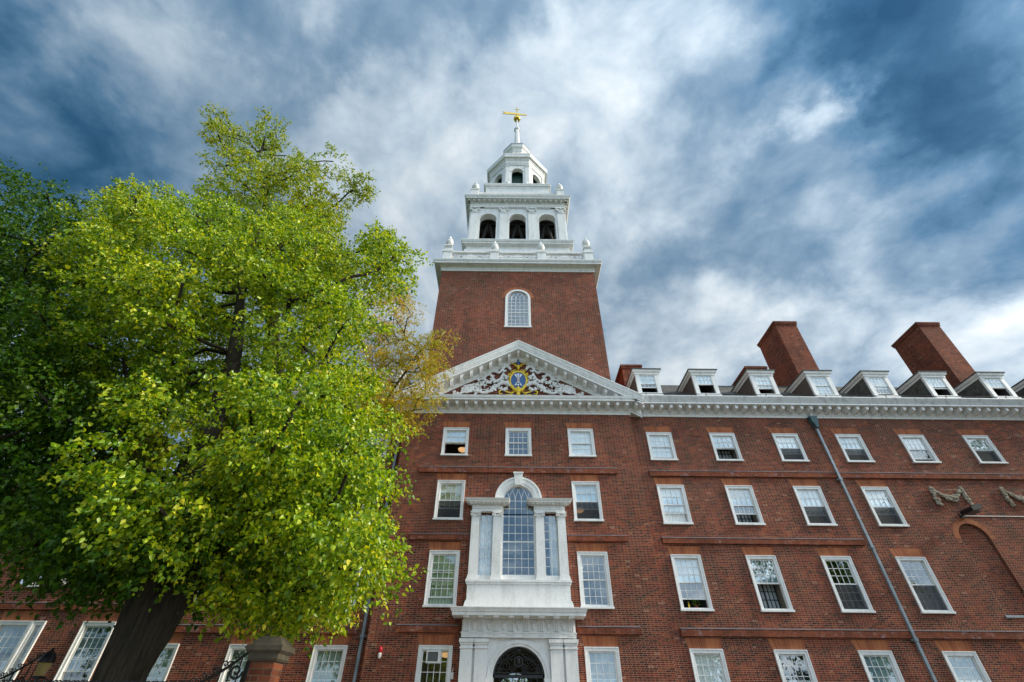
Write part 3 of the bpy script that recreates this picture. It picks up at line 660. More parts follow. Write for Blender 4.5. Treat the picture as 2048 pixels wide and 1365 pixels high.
def arch_sash(m, hw, z0, zs, rail, cols, rows_low, rows_up, Yg, st=.035, mu=.02):
    m.box(-hw, -hw+st, Yg, Yg+.04, z0, zs); m.box(hw-st, hw, Yg, Yg+.04, z0, zs); m.box(-hw+st, hw-st, Yg, Yg+.04, z0, z0+st+.02)
    m.box(-hw+st, hw-st, Yg-.01, Yg+.05, rail-.025, rail+.025); m.arcband(0, zs, hw-st, hw, Yg, Yg+.04, n=28)
    for i in range(1, cols):
        x = -hw+2*hw*i/cols; m.box(x-mu/2, x+mu/2, Yg+.005, Yg+.035, z0+st, zs)
    for j in range(1, rows_low):
        z = z0+(rail-z0)*j/rows_low; m.box(-hw+st, hw-st, Yg+.007, Yg+.033, z-mu/2, z+mu/2)
    for j in range(1, rows_up+1):
        z = rail+(zs-rail)*j/rows_up; m.box(-hw+st, hw-st, Yg+.007, Yg+.033, z-mu/2, z+mu/2)
    R_ = 2*hw*.66                                               # intersecting gothic bars
    for i in range(0, cols+1):
        x = -hw+2*hw*i/cols
        for s_ in (-1, 1):
            pts = []
            for k in range(15):
                a = k/14*1.4; px_, pz = x+s_*R_*(1-math.cos(a)), zs+R_*math.sin(a)
                if math.hypot(px_, pz-zs) > hw-st*.6 or abs(px_) > hw: break
                pts.append((px_, Yg+.02, pz))
            if len(pts) > 1: m.tube(pts, mu*.55, 4)
    return m
arch_sash(m, .71, 6.16, 9.34, 7.53, 5, 4, 5, Yg).build('arched_sash', 'white_paint', ven)
MB().prism([(-.70, 6.18), (.70, 6.18)]+[(.70*math.cos(math.pi*k/20), 9.34+.70*math.sin(math.pi*k/20)) for k in range(21)], Yg+.017, Yg+.022).build('pane', 'glass', ven)
for sx in (-1, 1):
    xc = 1.435*sx
    sash(xc-.295, xc+.295, 6.16, 8.75, Yg, 2, 7, st=.03).build('side_sash', 'white_paint', ven)
    MB().box(xc-.28, xc+.28, Yg+.015, Yg+.02, 6.18, 8.73).build('pane', 'glass', ven)
m = MB(); rnd = random.Random(2)
for xa, xb in ((-1.73, -1.14), (1.36, 1.73)):
    v = []
    for i in range(25):
        x = xa+(xb-xa)*i/24; yy = .17+.04*math.sin(i*1.7)+.012*math.sin(i*.6); v += [(x, yy, 6.1), (x, yy, 8.75)]
    m.add(v, [(2*i, 2*i+2, 2*i+3, 2*i+1) for i in range(24)])
m.build('curtain', 'blind_white', ven)
interior(-1.84, 1.84, 6.0, 8.73, .301, 3.2).build('room', 'room_dark', ven)
interior(-.75, .75, 8.731, 10.2, .301, 3.2).build('room', 'room_dark', ven)

# --- portal
pm = MB(); pm.panel(-2.2, 2.2, 0, 3.92, -.30, .58, [(-.96, .96, 0, 2.70, 'arch')], nar=28)
portal = pm.build('portal', 'white_paint', college)
for x0, x1 in ((-2.2, -1.74), (-1.65, -1.19), (1.19, 1.65), (1.74, 2.2)):
    m = MB().box(x0, x1, -.46, -.302, 0, 3.66); m.box(x0-.03, x1+.03, -.50, -.302, 3.57, 3.62); m.box(x0-.03, x1+.03, -.49, -.302, 3.70, 3.76); m.box(x0-.055, x1+.055, -.53, -.302, 3.762, 3.88); m.box(x0, x1, -.46, -.302, 3.662, 3.70)
    m.box(x0-.05, x1+.05, -.52, -.302, 0, .22); m.build('pilaster', 'white_paint', portal)
m = MB().arcband(0, 2.70, .962, 1.05, -.345, -.302, n=32).arcband(0, 2.70, 1.052, 1.17, -.375, -.302, n=32)
for sx in (-1, 1): a, b = sorted((sx*.93, sx*1.19)); m.box(a, b, -.39, .1, 2.56, 2.695); m.box(a+.02*(sx > 0), b-.02*(sx < 0), -.36, .1, 0, 2.55)
m.build('archivolt', 'white_paint', portal)
m = MB().box(-2.2, 2.2, -.46, .1, 3.922, 4.06); m.box(-2.23, 2.23, -.48, .1, 4.062, 4.10); m.box(-2.19, 2.19, -.42, .1, 4.102, 4.52)
for i in range(8):
    x = -2.02+4.04*i/7
    for k in (-1, 0, 1): m.box(x+k*.075-.026, x+k*.075+.026, -.485, -.42, 4.13, 4.5)
    m.box(x-.115, x+.115, -.495, -.42, 4.502, 4.525); m.box(x-.11, x+.11, -.47, -.42, 4.03, 4.058) ; m.box(x-.10, x+.10, -.485, -.46, 4.0, 4.028)
    m.box(x-.115, x+.115, -.92, -.50, 4.53, 4.60)
for i in range(7):
    x = -2.02+4.04*(i+.5)/7; q = [(-.10, .1), (.10, .1), (.085, .03), (.03, -.02), (.0, -.12), (-.035, -.02), (-.085, .03)]
    m.prism([(x+a, 4.34+b) for a, b in ((-.03, -.16), (.03, -.16), (.05, -.02), (.09, .10), (.0, .06), (-.09, .10), (-.05, -.02))], -.475, -.42)
    m.tube([(x-.13, -.46, 4.45), (x-.06, -.48, 4.40), (x+.06, -.48, 4.40), (x+.13, -.46, 4.45)], .018, 5); m.tube([(x-.07, -.44, 4.40), (x-.045, -.445, 4.2)], .011, 4)
m.build('frieze', 'white_paint', portal)
MB().cornice([(-.3, 4.53), (.02, 4.53), (.06, 4.60), (.50, 4.605), (.50, 4.585), (.54, 4.585), (.54, 4.68), (.57, 4.70), (.60, 4.78), (.63, 4.83), (.63, 4.855), (-.3, 4.875)], -2.02, 2.02, -.42, .05, .05).build('portal_cornice', 'white_paint', portal)
# wrought iron fanlight grille
m = MB(); Y_ = -.12
m.box(-.96, .96, Y_-.03, Y_+.03, 2.70, 2.80); m.box(-.96, .96, Y_-.02, Y_+.02, 2.84, 2.87)
m.arcband(0, 2.70, .90, .955, Y_-.03, Y_+.03, n=28)
def spiral(m, cx, cz, r, a0, turns, sgn, rad, y, n=22):
    m.tube([(cx+r*(1-.82*k/n)*math.cos(a0+sgn*turns*6.283*k/n), y, cz+r*(1-.82*k/n)*math.sin(a0+sgn*turns*6.283*k/n)) for k in range(n+1)], rad, 5)
rnd = random.Random(11)
for sx in (-1, 1):
    for cx, cz, r in ((.50, 3.06, .19), (.22, 2.99, .12), (.72, 2.95, .10), (.52, 3.36, .12), (.27, 3.36, .13), (.68, 3.18, .09), (.12, 3.52, .08)):
        spiral(m, sx*cx, cz, r, rnd.uniform(0, 6), 1.6, sx, .020, Y_)
        for _ in range(7):
            a = rnd.uniform(0, 6.28); m.blob((sx*cx+r*math.cos(a), Y_-.02, cz+r*math.sin(a)), (.035, .02, .022), 6, 4, Matrix.Rotation(rnd.uniform(0, 3), 3, 'Y'))
    m.tube([(sx*.9, Y_, 2.88), (sx*.7, Y_, 3.1), (sx*.4, Y_, 3.25), (0, Y_, 3.5)], .022, 5)
m.arcband(0, 3.2, .13, .17, Y_-.03, Y_+.03, 0, 6.283, 20); m.blob((0, Y_-.02, 3.2), (.09, .04, .12)); m.box(-.07, .07, Y_-.03, Y_+.03, 3.52, 3.64)
for k in range(9): m.box(-.9+k*.225-.012, -.9+k*.225+.012, Y_-.012, Y_+.012, .1, 2.7)
m.build('iron_grille', 'black_iron', portal)
m = MB().panel(-1.2, 1.2, 0, 3.86, 10.5, .3, [(-.95, .95, 0, 2.55, 'arch')])
v = [(-1.2, .29, 0), (1.2, .29, 0), (1.2, .29, 3.86), (-1.2, .29, 3.86), (-1.2, 10.5, 0), (1.2, 10.5, 0), (1.2, 10.5, 3.86), (-1.2, 10.5, 3.86)]
m.add(v, [(0, 4, 7, 3), (5, 1, 2, 6), (7, 6, 2, 3)]).build('passage', 'passage_plaster', portal)

# --- carved crest in the pediment
coat = MB(); cz = 16.02; yb = -.02
for k in range(20):
    a = 6.283*k/20; coat.blob((.49*math.cos(a), yb-.05, cz+.63*math.sin(a)), (.085, .08, .085), 7, 5)
coat.add(*(lambda n: ([(r*math.cos(6.283*i/n)*1.0, yb-dy, cz+r*1.32*math.sin(6.283*i/n)) for r, dy in ((.50, 0.02), (.49, .11), (.45, .13), (.415, .09)) for i in range(n)], [(j*n+i, (j+1)*n+i, (j+1)*n+(i+1) % n, j*n+(i+1) % n)[::-1] for j in range(3) for i in range(n)]))(36))
coat.tube([(-.3, yb-.05, 15.45), (-.14, yb-.1, 15.35), (0, yb-.12, 15.5), (.14, yb-.1, 15.35), (.3, yb-.05, 15.45)], [.07, .09, .11, .09, .07], 7)
coat.blob((0, yb-.08, 15.33), (.17, .12, .16)); coat.blob((0, yb-.06, 15.15), (.12, .10, .16))
for sx in (-1, 1):
    coat.tube([(sx*.18, yb-.05, 15.3), (sx*.4, yb-.05, 15.2), (sx*.62, yb-.05, 15.28), (sx*.85, yb-.05, 15.42), (sx*1.05, yb-.05, 15.3), (sx*1.0, yb-.05, 15.12), (sx*.86, yb-.05, 15.18)], [.05, .05, .045, .05, .05, .045, .03], 6)
    coat.tube([(sx*.3, yb-.05, 15.12), (sx*.5, yb-.05, 15.08), (sx*.7, yb-.05, 15.1)], .035, 5)
    for q, w_ in ((.36, 15.62), (.52, 15.72), (.5, 16.42), (.34, 16.62)): spiral(coat, sx*q, w_, .10, 1.0, 1.2, sx, .035, yb-.08, 12)
crest = coat.build('coat_of_arms', 'gold_paint', ped, True)
MB().add(*(lambda n: ([(0, yb-.10, cz)]+[(.43*math.cos(6.283*i/n), yb-.085, cz+.565*math.sin(6.283*i/n)) for i in range(n)], [(0, 1+i, 1+(i+1) % n) for i in range(n)]))(36)).build('shield_field', 'blue_enamel', crest)
m = MB()
for a in (-.42, 0, .42):
    ca, sa = math.sin(a), math.cos(a); P0 = lambda t, o=0: (t*ca+o*sa, yb-.13, cz+t*sa-o*ca)
    m.bar(P0(-.36), P0(.36), .028, .03)
    m.add([P0(-.44), P0(-.30, .055), P0(-.33), P0(-.30, -.055)], [(0, 1, 2, 3)]); m.add([P0(.42, .05), P0(.42, -.05), P0(.2, -.03), P0(.2, .03)], [(0, 1, 2, 3)])
    m.prism([(p[0], p[2]) for p in (P0(.2, -.028), P0(.2, .028), P0(.43, .06), P0(.40, 0), P0(.43, -.06))], yb-.15, yb-.11)
    m.prism([(p[0], p[2]) for p in (P0(-.45), P0(-.29, -.06), P0(-.32), P0(-.29, .06))][::-1], yb-.15, yb-.11)
m.build('arrows', 'arrow_silver', crest)
MB().blob((0, yb-.15, cz), (.06, .05, .06)).blob((.07, yb-.15, cz-.02), (.045, .04, .04)).blob((-.055, yb-.15, cz-.01), (.035, .04, .04)).build('hand', 'hand_skin', crest, True)
m = MB(); m.blob((0, yb-.10, 16.90), (.10, .11, .20)); m.blob((0, yb-.16, 16.80), (.06, .08, .10))
for sx in (-1, 1):
    m.blob((sx*.13, yb-.08, 17.0), (.07, .03, .03)); m.tube([(sx*.05, yb-.08, 17.02), (sx*.2, yb-.08, 17.1), (sx*.34, yb-.07, 17.16), (sx*.40, yb-.07, 17.32)], [.035, .03, .025, .012], 6)
    for (a, b), (c, d_) in (((.18, 17.09), (.14, 17.24)), ((.28, 17.13), (.25, 17.3)), ((.35, 17.2), (.48, 17.22)), ((.12, 17.06), (.24, 16.98))): m.tube([(sx*a, yb-.08, b), (sx*c, yb-.07, d_)], [.022, .01], 5)
    m.tube([(sx*.1, yb-.06, 16.72), (sx*.2, yb-.06, 16.76), (sx*.3, yb-.06, 16.7)], .03, 5)
m.build('stag_head', 'gold_paint', crest, True)
m = MB().blob((0, yb-.04, 17.22), (.09, .07, .2)).blob((0, yb-.03, 17.4), (.06, .05, .12))
for sx in (-1, 1):
    m.blob((sx*.25, yb-.04, 16.66), (.12, .06, .06)); m.blob((sx*.5, yb-.02, 15.2), (.1, .05, .05)); m.blob((sx*.25, yb-.02, 15.12), (.07, .05, .07)); m.blob((sx*.8, yb-.02, 15.3), (.07, .04, .05))
m.build('mantling', 'blue_enamel', crest, True)
m = MB(); rnd = random.Random(4)
def vine(pts, r0, r1):
    p = [np.array((a, yb-.07, b)) for a, b in pts]; o = []
    for i in range(len(p)-1):
        a, b, c, d_ = p[max(i-1, 0)], p[i], p[i+1], p[min(i+2, len(p)-1)]
        for k in range(5):
            t = k/5; o.append(.5*(2*b+(c-a)*t+(2*a-5*b+4*c-d_)*t*t+(3*b-a-3*c+d_)*t**3))
    o.append(p[-1]); n = len(o); m.tube(o, [r0+(r1-r0)*i/(n-1) for i in range(n)], 7)
    for i in range(2, n-1, 2):
        q = o[i]; a = rnd.uniform(0, 6.28); r = (r0+(r1-r0)*i/(n-1))*1.5
        m.blob((q[0]+math.cos(a)*r*.8, q[1]-.03, q[2]+math.sin(a)*r*.8), (r*.9, .05, r*.55), 6, 4, Matrix.Rotation(-a, 3, 'Y'))
vine([(.42, 16.75), (.62, 16.95), (.85, 16.9), (.80, 16.68), (.66, 16.72)], .075, .05)
vine([(.85, 16.9), (.98, 16.62), (1.12, 16.52), (1.25, 16.62), (1.2, 16.72)], .07, .045)
vine([(.55, 16.2), (.85, 16.35), (1.0, 16.1), (1.3, 15.95), (1.42, 16.2), (1.62, 16.4), (1.85, 16.25), (1.8, 15.95), (1.6, 15.85), (1.45, 16.02), (1.58, 16.14)], .09, .05)
vine([(.55, 15.75), (.8, 15.85), (1.05, 15.75), (1.3, 15.5), (1.55, 15.32), (1.85, 15.2), (2.15, 15.3), (2.35, 15.55), (2.3, 15.7)], .11, .06)
vine([(1.85, 16.25), (2.05, 16.1), (2.2, 16.05), (2.18, 15.92)], .06, .05); vine([(1.9, 15.95), (2.0, 15.7), (2.2, 15.62), (2.45, 15.75), (2.5, 15.6)], .06, .05)
vine([(.6, 15.55), (.78, 15.42), (.95, 15.45), (.9, 15.58)], .07, .05); vine([(2.2, 15.3), (2.6, 15.35), (2.95, 15.25), (3.2, 15.12), (3.45, 15.12), (3.48, 15.22), (3.4, 15.24)], .09, .035)
for k in range(9):                                               # acanthus fan
    a = .35+k*.26; vine([(2.68, 15.25), (2.68+.22*math.cos(a), 15.25+.26*math.sin(a)), (2.68+.40*math.cos(a-.15), 15.25+.46*math.sin(a-.1))], .07, .055)
for _ in range(70):
    x = rnd.uniform(.6, 2.4); z = 15.95-.22*x+rnd.uniform(-.38, .42)
    a = rnd.uniform(0, 3.14); m.blob((x, yb-.04, max(15.12, z)), (rnd.uniform(.05, .11), .045, rnd.uniform(.03, .05)), 6, 4, Matrix.Rotation(a, 3, 'Y'))
m.mirror_x().build('scrollwork', 'carved_white', ped, True)

# ================================================================== BELL TOWER
TY = 6.45
tower = thing('bell_tower', 'red brick bell tower with white tiered belfry, lantern and gilded spire behind the pediment', 'tower', (0, TY, 0))
def tb(mb, name, mat, par=tower, smooth=False):
    mb.shift(0, -TY, 0); return mb.build(name, mat, par, smooth)
def side(k):
    """map a panel drawn at y<TY facing -Y to side k of the tower"""
    c, s = [(1, 0), (0, 1), (-1, 0), (0, -1)][k]
    return lambda p: (c*p[0]-s*(p[1]-TY), TY+s*p[0]+c*(p[1]-TY), p[2])
h = 5.45; y0 = TY-h
m = MB().panel(-h, h, 14.3, 26.3, y0, .4, [(-.70, .70, 20.95, 23.52, 'arch')])
m.add([(-h, y0+.4, 14.3), (-h, TY+h, 14.3), (-h, TY+h, 26.3), (-h, y0+.4, 26.3), (h, y0+.4, 14.3), (h, TY+h, 14.3), (h, TY+h, 26.3), (h, y0+.4, 26.3)], [(1, 0, 3, 2), (4, 5, 6, 7), (2, 6, 5, 1), (3, 7, 6, 2)])
shaft = tb(m, 'shaft', 'brick')
# arched window
m = MB(); m.box(-.85, -.70, y0-.03, y0+.2, 20.98, 23.52); m.box(.70, .85, y0-.03, y0+.2, 20.98, 23.52); m.arcband(0, 23.52, .70, .85, y0-.03, y0+.2, n=30); m.box(-.90, .90, y0-.09, y0+.2, 20.88, 20.975)
aw = tb(m, 'arched_window', 'white_paint')
m = arch_sash(MB(), .70, 20.98, 23.52, 22.25, 5, 4, 4, y0+.06, st=.05, mu=.028); tb(m, 'arched_sash', 'white_paint', aw)
tb(MB().prism([(-.69, 21), (.69, 21)]+[(.69*math.cos(math.pi*k/20), 23.52+.69*math.sin(math.pi*k/20)) for k in range(21)], y0+.08, y0+.085), 'pane', 'glass', aw)
tb(interior(-.78, .78, 20.9, 24.3, y0+.401, 2), 'room', 'room', aw)
tb(MB().arcband(0, 23.52, .853, 1.10, y0-.006, y0+.1, a0=.06, a1=math.pi-.06, n=38, uvn=38), 'lintel', 'rubbed_brick', aw)
# main cornice of the tower
m = MB().ring([(h, 26.20), (h+.06, 26.20), (h+.06, 26.32), (h+.10, 26.36), (h+.10, 26.50), (h+.16, 26.56), (h+.19, 26.60), (h+.45, 26.61), (h+.45, 26.57), (h+.50, 26.57), (h+.50, 26.70), (h+.54, 26.74), (h+.60, 26.86), (h+.60, 26.92), (h-.6, 26.98)], 4, 0, TY)
tb(m, 'cornice', 'tower_paint')
# balustrade
bal = MB(); hb = 5.22
bal_o = None
m = MB(); pass
posts = [-4.95-.27, -1.75, 1.75, 4.95+.27]
for k in range(4):
    q = MB(); q.box(-hb, hb, TY-hb-.36, TY-hb-.12, 28.16, 28.33); q.box(-hb, hb, TY-hb-.32, TY-hb-.16, 27.0, 27.42)
    for i in range(3):
        a, b = posts[i]+.34, posts[i+1]-.34; c, d_ = 27.42, 28.16; n = 2
        for j in range(n):
            xa, xb = a+(b-a)*j/n, a+(b-a)*(j+1)/n; xm, zm = (xa+xb)/2, (c+d_)/2; yy = TY-hb-.24
            q.box(xb-.03, xb+.03, yy-.03, yy+.03, c, d_)
            for A_, B_ in (((xa, c), (xb, d_)), ((xa, d_), (xb, c)), ((xa, zm), (xb, zm))): q.bar((A_[0], yy, A_[1]), (B_[0], yy, B_[1]), .06, .05)
            q.bar((xm-.28, yy, zm), (xm, yy, zm+.26), .05, .045); q.bar((xm, yy, zm+.26), (xm+.28, yy, zm), .05, .045); q.bar((xm+.28, yy, zm), (xm, yy, zm-.26), .05, .045); q.bar((xm, yy, zm-.26), (xm-.28, yy, zm), .05, .045)
    q.v = [side(k)(p) for p in q.v]; o = len(m.v); m.add(q.v, q.f)
bo = tb(m, 'balustrade', 'tower_paint')
def urn(x, y, z, s, par):
    P_ = [(.20, 0), (.20, .06), (.10, .10), (.09, .16), (.20, .26), (.26, .40), (.25, .52), (.20, .60), (.22, .63), (.22, .67), (.13, .72), (.14, .78), (.10, .90), (.05, 1.0), (.06, 1.05), (.01, 1.14)]
    m = MB().lathe([(r*s, z+h_*s) for r, h_ in P_], x, y, 14); m.box(x-.24*s, x+.24*s, y-.24*s, y+.24*s, z-.10*s, z); return tb(m, 'urn', 'tower_paint', par, False)
for k in range(4):
    for i in range(3):
        x, y, _ = side(k)((posts[i], TY-hb, 0)); w = .34
        m = MB().box(x-w, x+w, y-w, y+w, 26.97, 28.26); m.box(x-w-.06, x+w+.06, y-w-.06, y+w+.06, 28.262, 28.40); m.box(x-w+.06, x+w-.06, y-w-.03, y+w+.03, 27.15, 28.1)
        zt = 28.40
        if i == 0:
            m.box(x-.26, x+.26, y-.26, y+.26, 28.402, 28.86); m.box(x-.31, x+.31, y-.31, y+.31, 28.862, 28.94); zt = 28.94
            sx, sy = (1 if x < 0 else -1), (1 if y < TY else -1)
            m.tube([(x+sx*.2, y, 28.75), (x+sx*.5, y, 28.5), (x+sx*.8, y, 28.48), (x+sx*.86, y, 28.6)], [.1, .09, .07, .06], 7)
        pd = tb(m, 'pedestal', 'tower_paint', bo); u = urn(x, y-.1*(0 if abs(y-TY) < 5 else (1 if y < TY else -1)), zt+.12, 1.15, bo)
# belfry base and belfry
bw = 4.12
tb(MB().ring([(bw+.12, 26.99), (bw+.12, 30.2), (bw, 30.25), (bw, 30.62), (bw+.08, 30.66), (bw+.3, 30.74), (bw+.30, 30.88), (bw+.36, 30.92), (bw+.42, 31.08), (bw+.42, 31.13), (bw-.5, 31.2)], 4, 0, TY), 'belfry_base', 'tower_paint')
bf = 4.02
m = MB()
for k in range(4):
    q = MB(); q.panel(-bf, bf, 31.2, 36.1, TY-bf, .55, [(c-.70, c+.70, 31.25, 34.49, 'arch') for c in (-2.52, 0, 2.52)]); m.add([side(k)(p) for p in q.v], q.f)
belfry = tb(m, 'belfry', 'tower_paint')
m = MB()
for k in range(4):
    q = MB()
    for c in (-2.52, 0, 2.52):
        q.arcband(c, 34.49, .705, .83, TY-bf-.05, TY-bf-.002, n=24)
        for sx in (-1, 1): a, b = sorted((c+sx*.705, c+sx*.83)); q.box(a, b, TY-bf-.04, TY-bf-.002, 31.2, 34.48)
    m.add([side(k)(p) for p in q.v], q.f)
tb(m, 'archivolt', 'tower_paint', belfry)
for k in range(4):
    for c in (-3.72, -1.22, 1.22, 3.72):
        w = .31; q = MB(); yf = TY-bf
        q.box(c-w, c+w, yf-.12, yf-.002, 31.2, 35.2); q.box(c-w-.05, c+w+.05, yf-.16, yf-.002, 31.2, 31.5); q.box(c-w-.03, c+w+.03, yf-.15, yf-.002, 35.2, 35.28)
        q.box(c-w+.02, c+w-.02, yf-.10, yf-.002, 35.28, 35.92); q.box(c-w-.13, c+w+.13, yf-.2, yf-.002, 35.92, 36.04)
        for sx in (-1, 1):
            spiral(q, c+sx*.30, 35.76, .14, 1.5, 1.4, -sx, .04, yf-.15, 14); q.tube([(c+sx*.12, yf-.13, 35.3), (c+sx*.2, yf-.16, 35.55), (c+sx*.33, yf-.17, 35.5)], [.06, .06, .03], 5)
        q.tube([(c, yf-.12, 35.3), (c, yf-.17, 35.5), (c, yf-.2, 35.6)], [.07, .07, .03], 5); q.blob((c, yf-.16, 35.88), (.08, .05, .08), 6, 4)
        tb(MB().add([side(k)(p) for p in q.v], q.f), 'pilaster', 'tower_paint', belfry)
tb(MB().ring([(bf+.13, 36.06), (bf+.13, 36.2), (bf+.16, 36.22), (bf+.16, 36.34), (bf+.2, 36.38), (bf+.11, 36.4), (bf+.11, 36.66), (bf+.16, 36.68), (bf+.18, 36.86), (bf+.50, 36.88), (bf+.50, 36.84), (bf+.54, 36.84), (bf+.54, 36.98), (bf+.58, 37.02), (bf+.66, 37.16), (bf+.66, 37.22), (bf-.6, 37.3)], 4, 0, TY), 'belfry_cornice', 'tower_paint')
m = MB()
for k in range(4):
    q = MB()
    for i in range(20): x = -4.28+8.56*i/19; q.box(x-.085, x+.085, TY-bf-.42, TY-bf-.17, 36.68, 36.865)
    m.add([side(k)(p) for p in q.v], q.f)
tb(m, 'dentils', 'tower_paint', belfry)
m = MB().box(-3.4, 3.4, TY-3.4, TY+3.4, 31.2, 31.24); tb(m, 'belfry_floor', 'lead', belfry)
tb(MB().box(-3.45, 3.45, TY-3.45, TY+3.45, 36.02, 36.06), 'belfry_ceiling', 'belfry_wood', belfry)
m = MB()
for yy in (TY-3.0, TY+2.2):
    for c in (-2.52, 0, 2.52):
        m.tube([(c-.78, yy, 31.24), (c-.08, yy, 35.2)], .13, 4); m.tube([(c+.78, yy, 31.24), (c+.08, yy, 35.2)], .13, 4)
    m.box(-3.4, 3.4, yy-.1, yy+.1, 35.2, 35.45)
for x in (-1.3, 1.3): m.box(x-.12, x+.12, TY-3.4, TY+3.4, 34.9, 35.15)
for y in (-2.2, -1.0, .4, 1.8): m.box(-3.4, 3.4, TY+y-.14, TY+y+.14, 35.6, 35.95)
for x in (-2.9, 2.9): m.tube([(x, TY-2.8, 31.3), (x*.7, TY-1.0, 35.9)], .14, 4); m.tube([(x*.55, TY-2.6, 31.3), (x*.95, TY-.8, 35.9)], .14, 4)
tb(m, 'bell_frame', 'dark_timber', belfry)
for x, y, s in ((2.25, TY-2.75, .85), (-2.15, TY-2.5, .85), (0, TY+1.2, 1.1), (1.0, TY+2.2, .7)):
    P_ = [(.0, 1.05), (.22, 1.02), (.34, .92), (.38, .7), (.44, .45), (.55, .2), (.68, .05), (.70, 0), (.64, 0), (.4, .3)]
    tb(MB().lathe([(r*s, 32.0+z*s) for r, z in P_][::-1], x, y, 20), 'bell', 'bell_bronze', belfry, True)
# upper stage
tb(MB().ring([(3.95, 37.3), (3.95, 37.55), (3.05, 37.6)], 4, 0, TY), 'ledge', 'tower_paint')
for k in range(4):
    x, y, _ = side(k)((-3.88, TY-3.88, 0)); m = MB().box(x-.34, x+.34, y-.34, y+.34, 37.3, 38.7); m.box(x-.39, x+.39, y-.39, y+.39, 38.7, 38.82); pd = tb(m, 'pedestal', 'tower_paint'); urn(x, y, 38.95, 1.3, pd)
m = MB()
for k in range(4):
    q = MB(); q.box(-3.5, 3.5, TY-3.93, TY-3.85, 38.5, 38.66); q.box(-3.5, 3.5, TY-3.92, TY-3.86, 37.7, 37.8)
    for i in range(15): x = -3.4+6.8*i/14; q.bar((x, TY-3.89, 37.8), (x+.24*(1 if i % 2 else -1), TY-3.89, 38.5), .06, .05)
    m.add([side(k)(p) for p in q.v], q.f)
tb(m, 'low_rail', 'tower_paint')
m = MB().ring([(3.02, 37.5), (3.02, 40.75), (3.05, 40.8), (3.08, 41.0), (3.2, 41.05), (3.2, 41.16), (3.25, 41.28), (3.25, 41.36), (2.2, 41.44)], 4, 0, TY)
m.box(-2.35, 2.35, TY-3.05, TY-3.021, 39.1, 40.2); tb(m, 'lantern_base', 'tower_paint')
oc = 2.78
m = MB()
def oside(k):
    a = k*math.pi/4; c, s = math.cos(a), math.sin(a); return lambda p: (c*p[0]-s*(p[1]-TY), TY+s*p[0]+c*(p[1]-TY), p[2])
e8 = oc*math.tan(math.pi/8)
for k in range(8):
    q = MB(); q.panel(-e8, e8, 41.44, 45.7, TY-oc, .35, [(-.56, .56, 41.5, 44.25, 'arch')]); m.add([oside(k)(p) for p in q.v], q.f)
lan = tb(m, 'lantern', 'tower_paint')
m = MB()
for k in range(8):
    q = MB(); q.arcband(0, 44.25, .565, .70, TY-oc-.05, TY-oc-.002, n=20)
    for sx in (-1, 1):
        a, b = sorted((sx*.80, sx*(e8+.03))); q.box(a, b, TY-oc-.08, TY-oc-.002, 41.44, 45.1); q.box(a-.03, b+.03, TY-oc-.12, TY-oc-.002, 45.1, 45.28)
        q.tube([(sx*.86, TY-oc-.1, 41.5), (sx*.95, TY-oc-.16, 41.9), (sx*1.05, TY-oc-.12, 42.2)], [.14, .1, .05], 6)
    m.add([oside(k)(p) for p in q.v], q.f)
tb(m, 'lantern_pilasters', 'tower_paint', lan)
tb(MB().ring([(2.05, 41.45), (2.05, 45.6)], 8, 0, TY), 'shutter', 'shutter_green', lan)
tb(MB().ring([(oc+.06, 45.5), (oc+.06, 45.75), (oc+.1, 45.8), (oc+.12, 46.2), (oc+.2, 46.3), (oc+.24, 46.45), (oc+.42, 46.5), (oc+.42, 46.75), (oc+.46, 46.95), (oc+.47, 47.08), (1.3, 47.9), (1.22, 48.2)], 8, 0, TY), 'lantern_cornice', 'tower_paint')
m = MB().ring([(1.22, 48.1), (1.22, 51.3), (1.27, 51.35), (1.27, 51.6), (1.35, 51.75), (1.5, 51.95), (1.5, 52.15), (1.55, 52.3), (1.55, 52.44)], 8, 0, TY); cu = tb(m, 'cupola', 'tower_paint')
for k in range(8):
    q = MB(); n = 12; P_ = [(-.24, 49.4), (.24, 49.4)]+[(.24*math.cos(math.pi*i/n), 51.0+.24*math.sin(math.pi*i/n)) for i in range(n+1)]
    q.prism(P_, TY-1.225, TY-1.20); tb(MB().add([oside(k)(p) for p in q.v], q.f), 'niche', 'arch_cream', cu)
tb(MB().ring([(1.58, 52.44), (1.58, 52.56), (1.1, 52.95), (.72, 53.6), (.46, 54.4), (.36, 54.7)], 8, 0, TY), 'cupola_roof', 'lead', cu)
tb(MB().ring([(.42, 54.6), (.42, 54.9), (.34, 55.0), (.25, 58.7), (.27, 58.75), (.36, 58.85), (.36, 59.1), (.26, 59.2), (.14, 59.5), (.11, 59.8), (.09, 61.6)], 8, 0, TY), 'spire', 'tower_paint')
tb(MB().blob((0, TY, 62.05), (.46, .46, .46), 24, 16), 'gilded_ball', 'gold', tower, True)
m = MB()
rot = Matrix.Rotation(R(6), 3, 'Z')
V_ = lambda x, z, y: tuple(rot @ Vector((x, y, 0)))[:2]
outl = [(-1.95, -.32), (-.15, -.16), (-.1, -.1), (.35, -.14), (.45, -.05), (.75, -.1), (.85, -.03), (1.1, -.12), (1.35, .12), (1.05, .32), (.85, .17), (.75, .26), (.45, .2), (.35, .3), (-.1, .25), (-.15, .32), (-1.95, .28), (-1.55, .02)]
q = MB().prism(outl, -.035, .035)
q.tube([(0, 0, -.8), (0, 0, 2.1)], .05, 8); q.blob((0, 0, 1.05), (.11, .11, .14)); q.bar((-.3, 0, 1.45), (.3, 0, 1.45), .06, .06); q.blob((0, 0, 2.1), (.07, .07, .12))
q.add([(0, -.3, 1.42), (0, .3, 1.42), (0, .3, 1.48), (0, -.3, 1.48)], [(0, 1, 2, 3)])
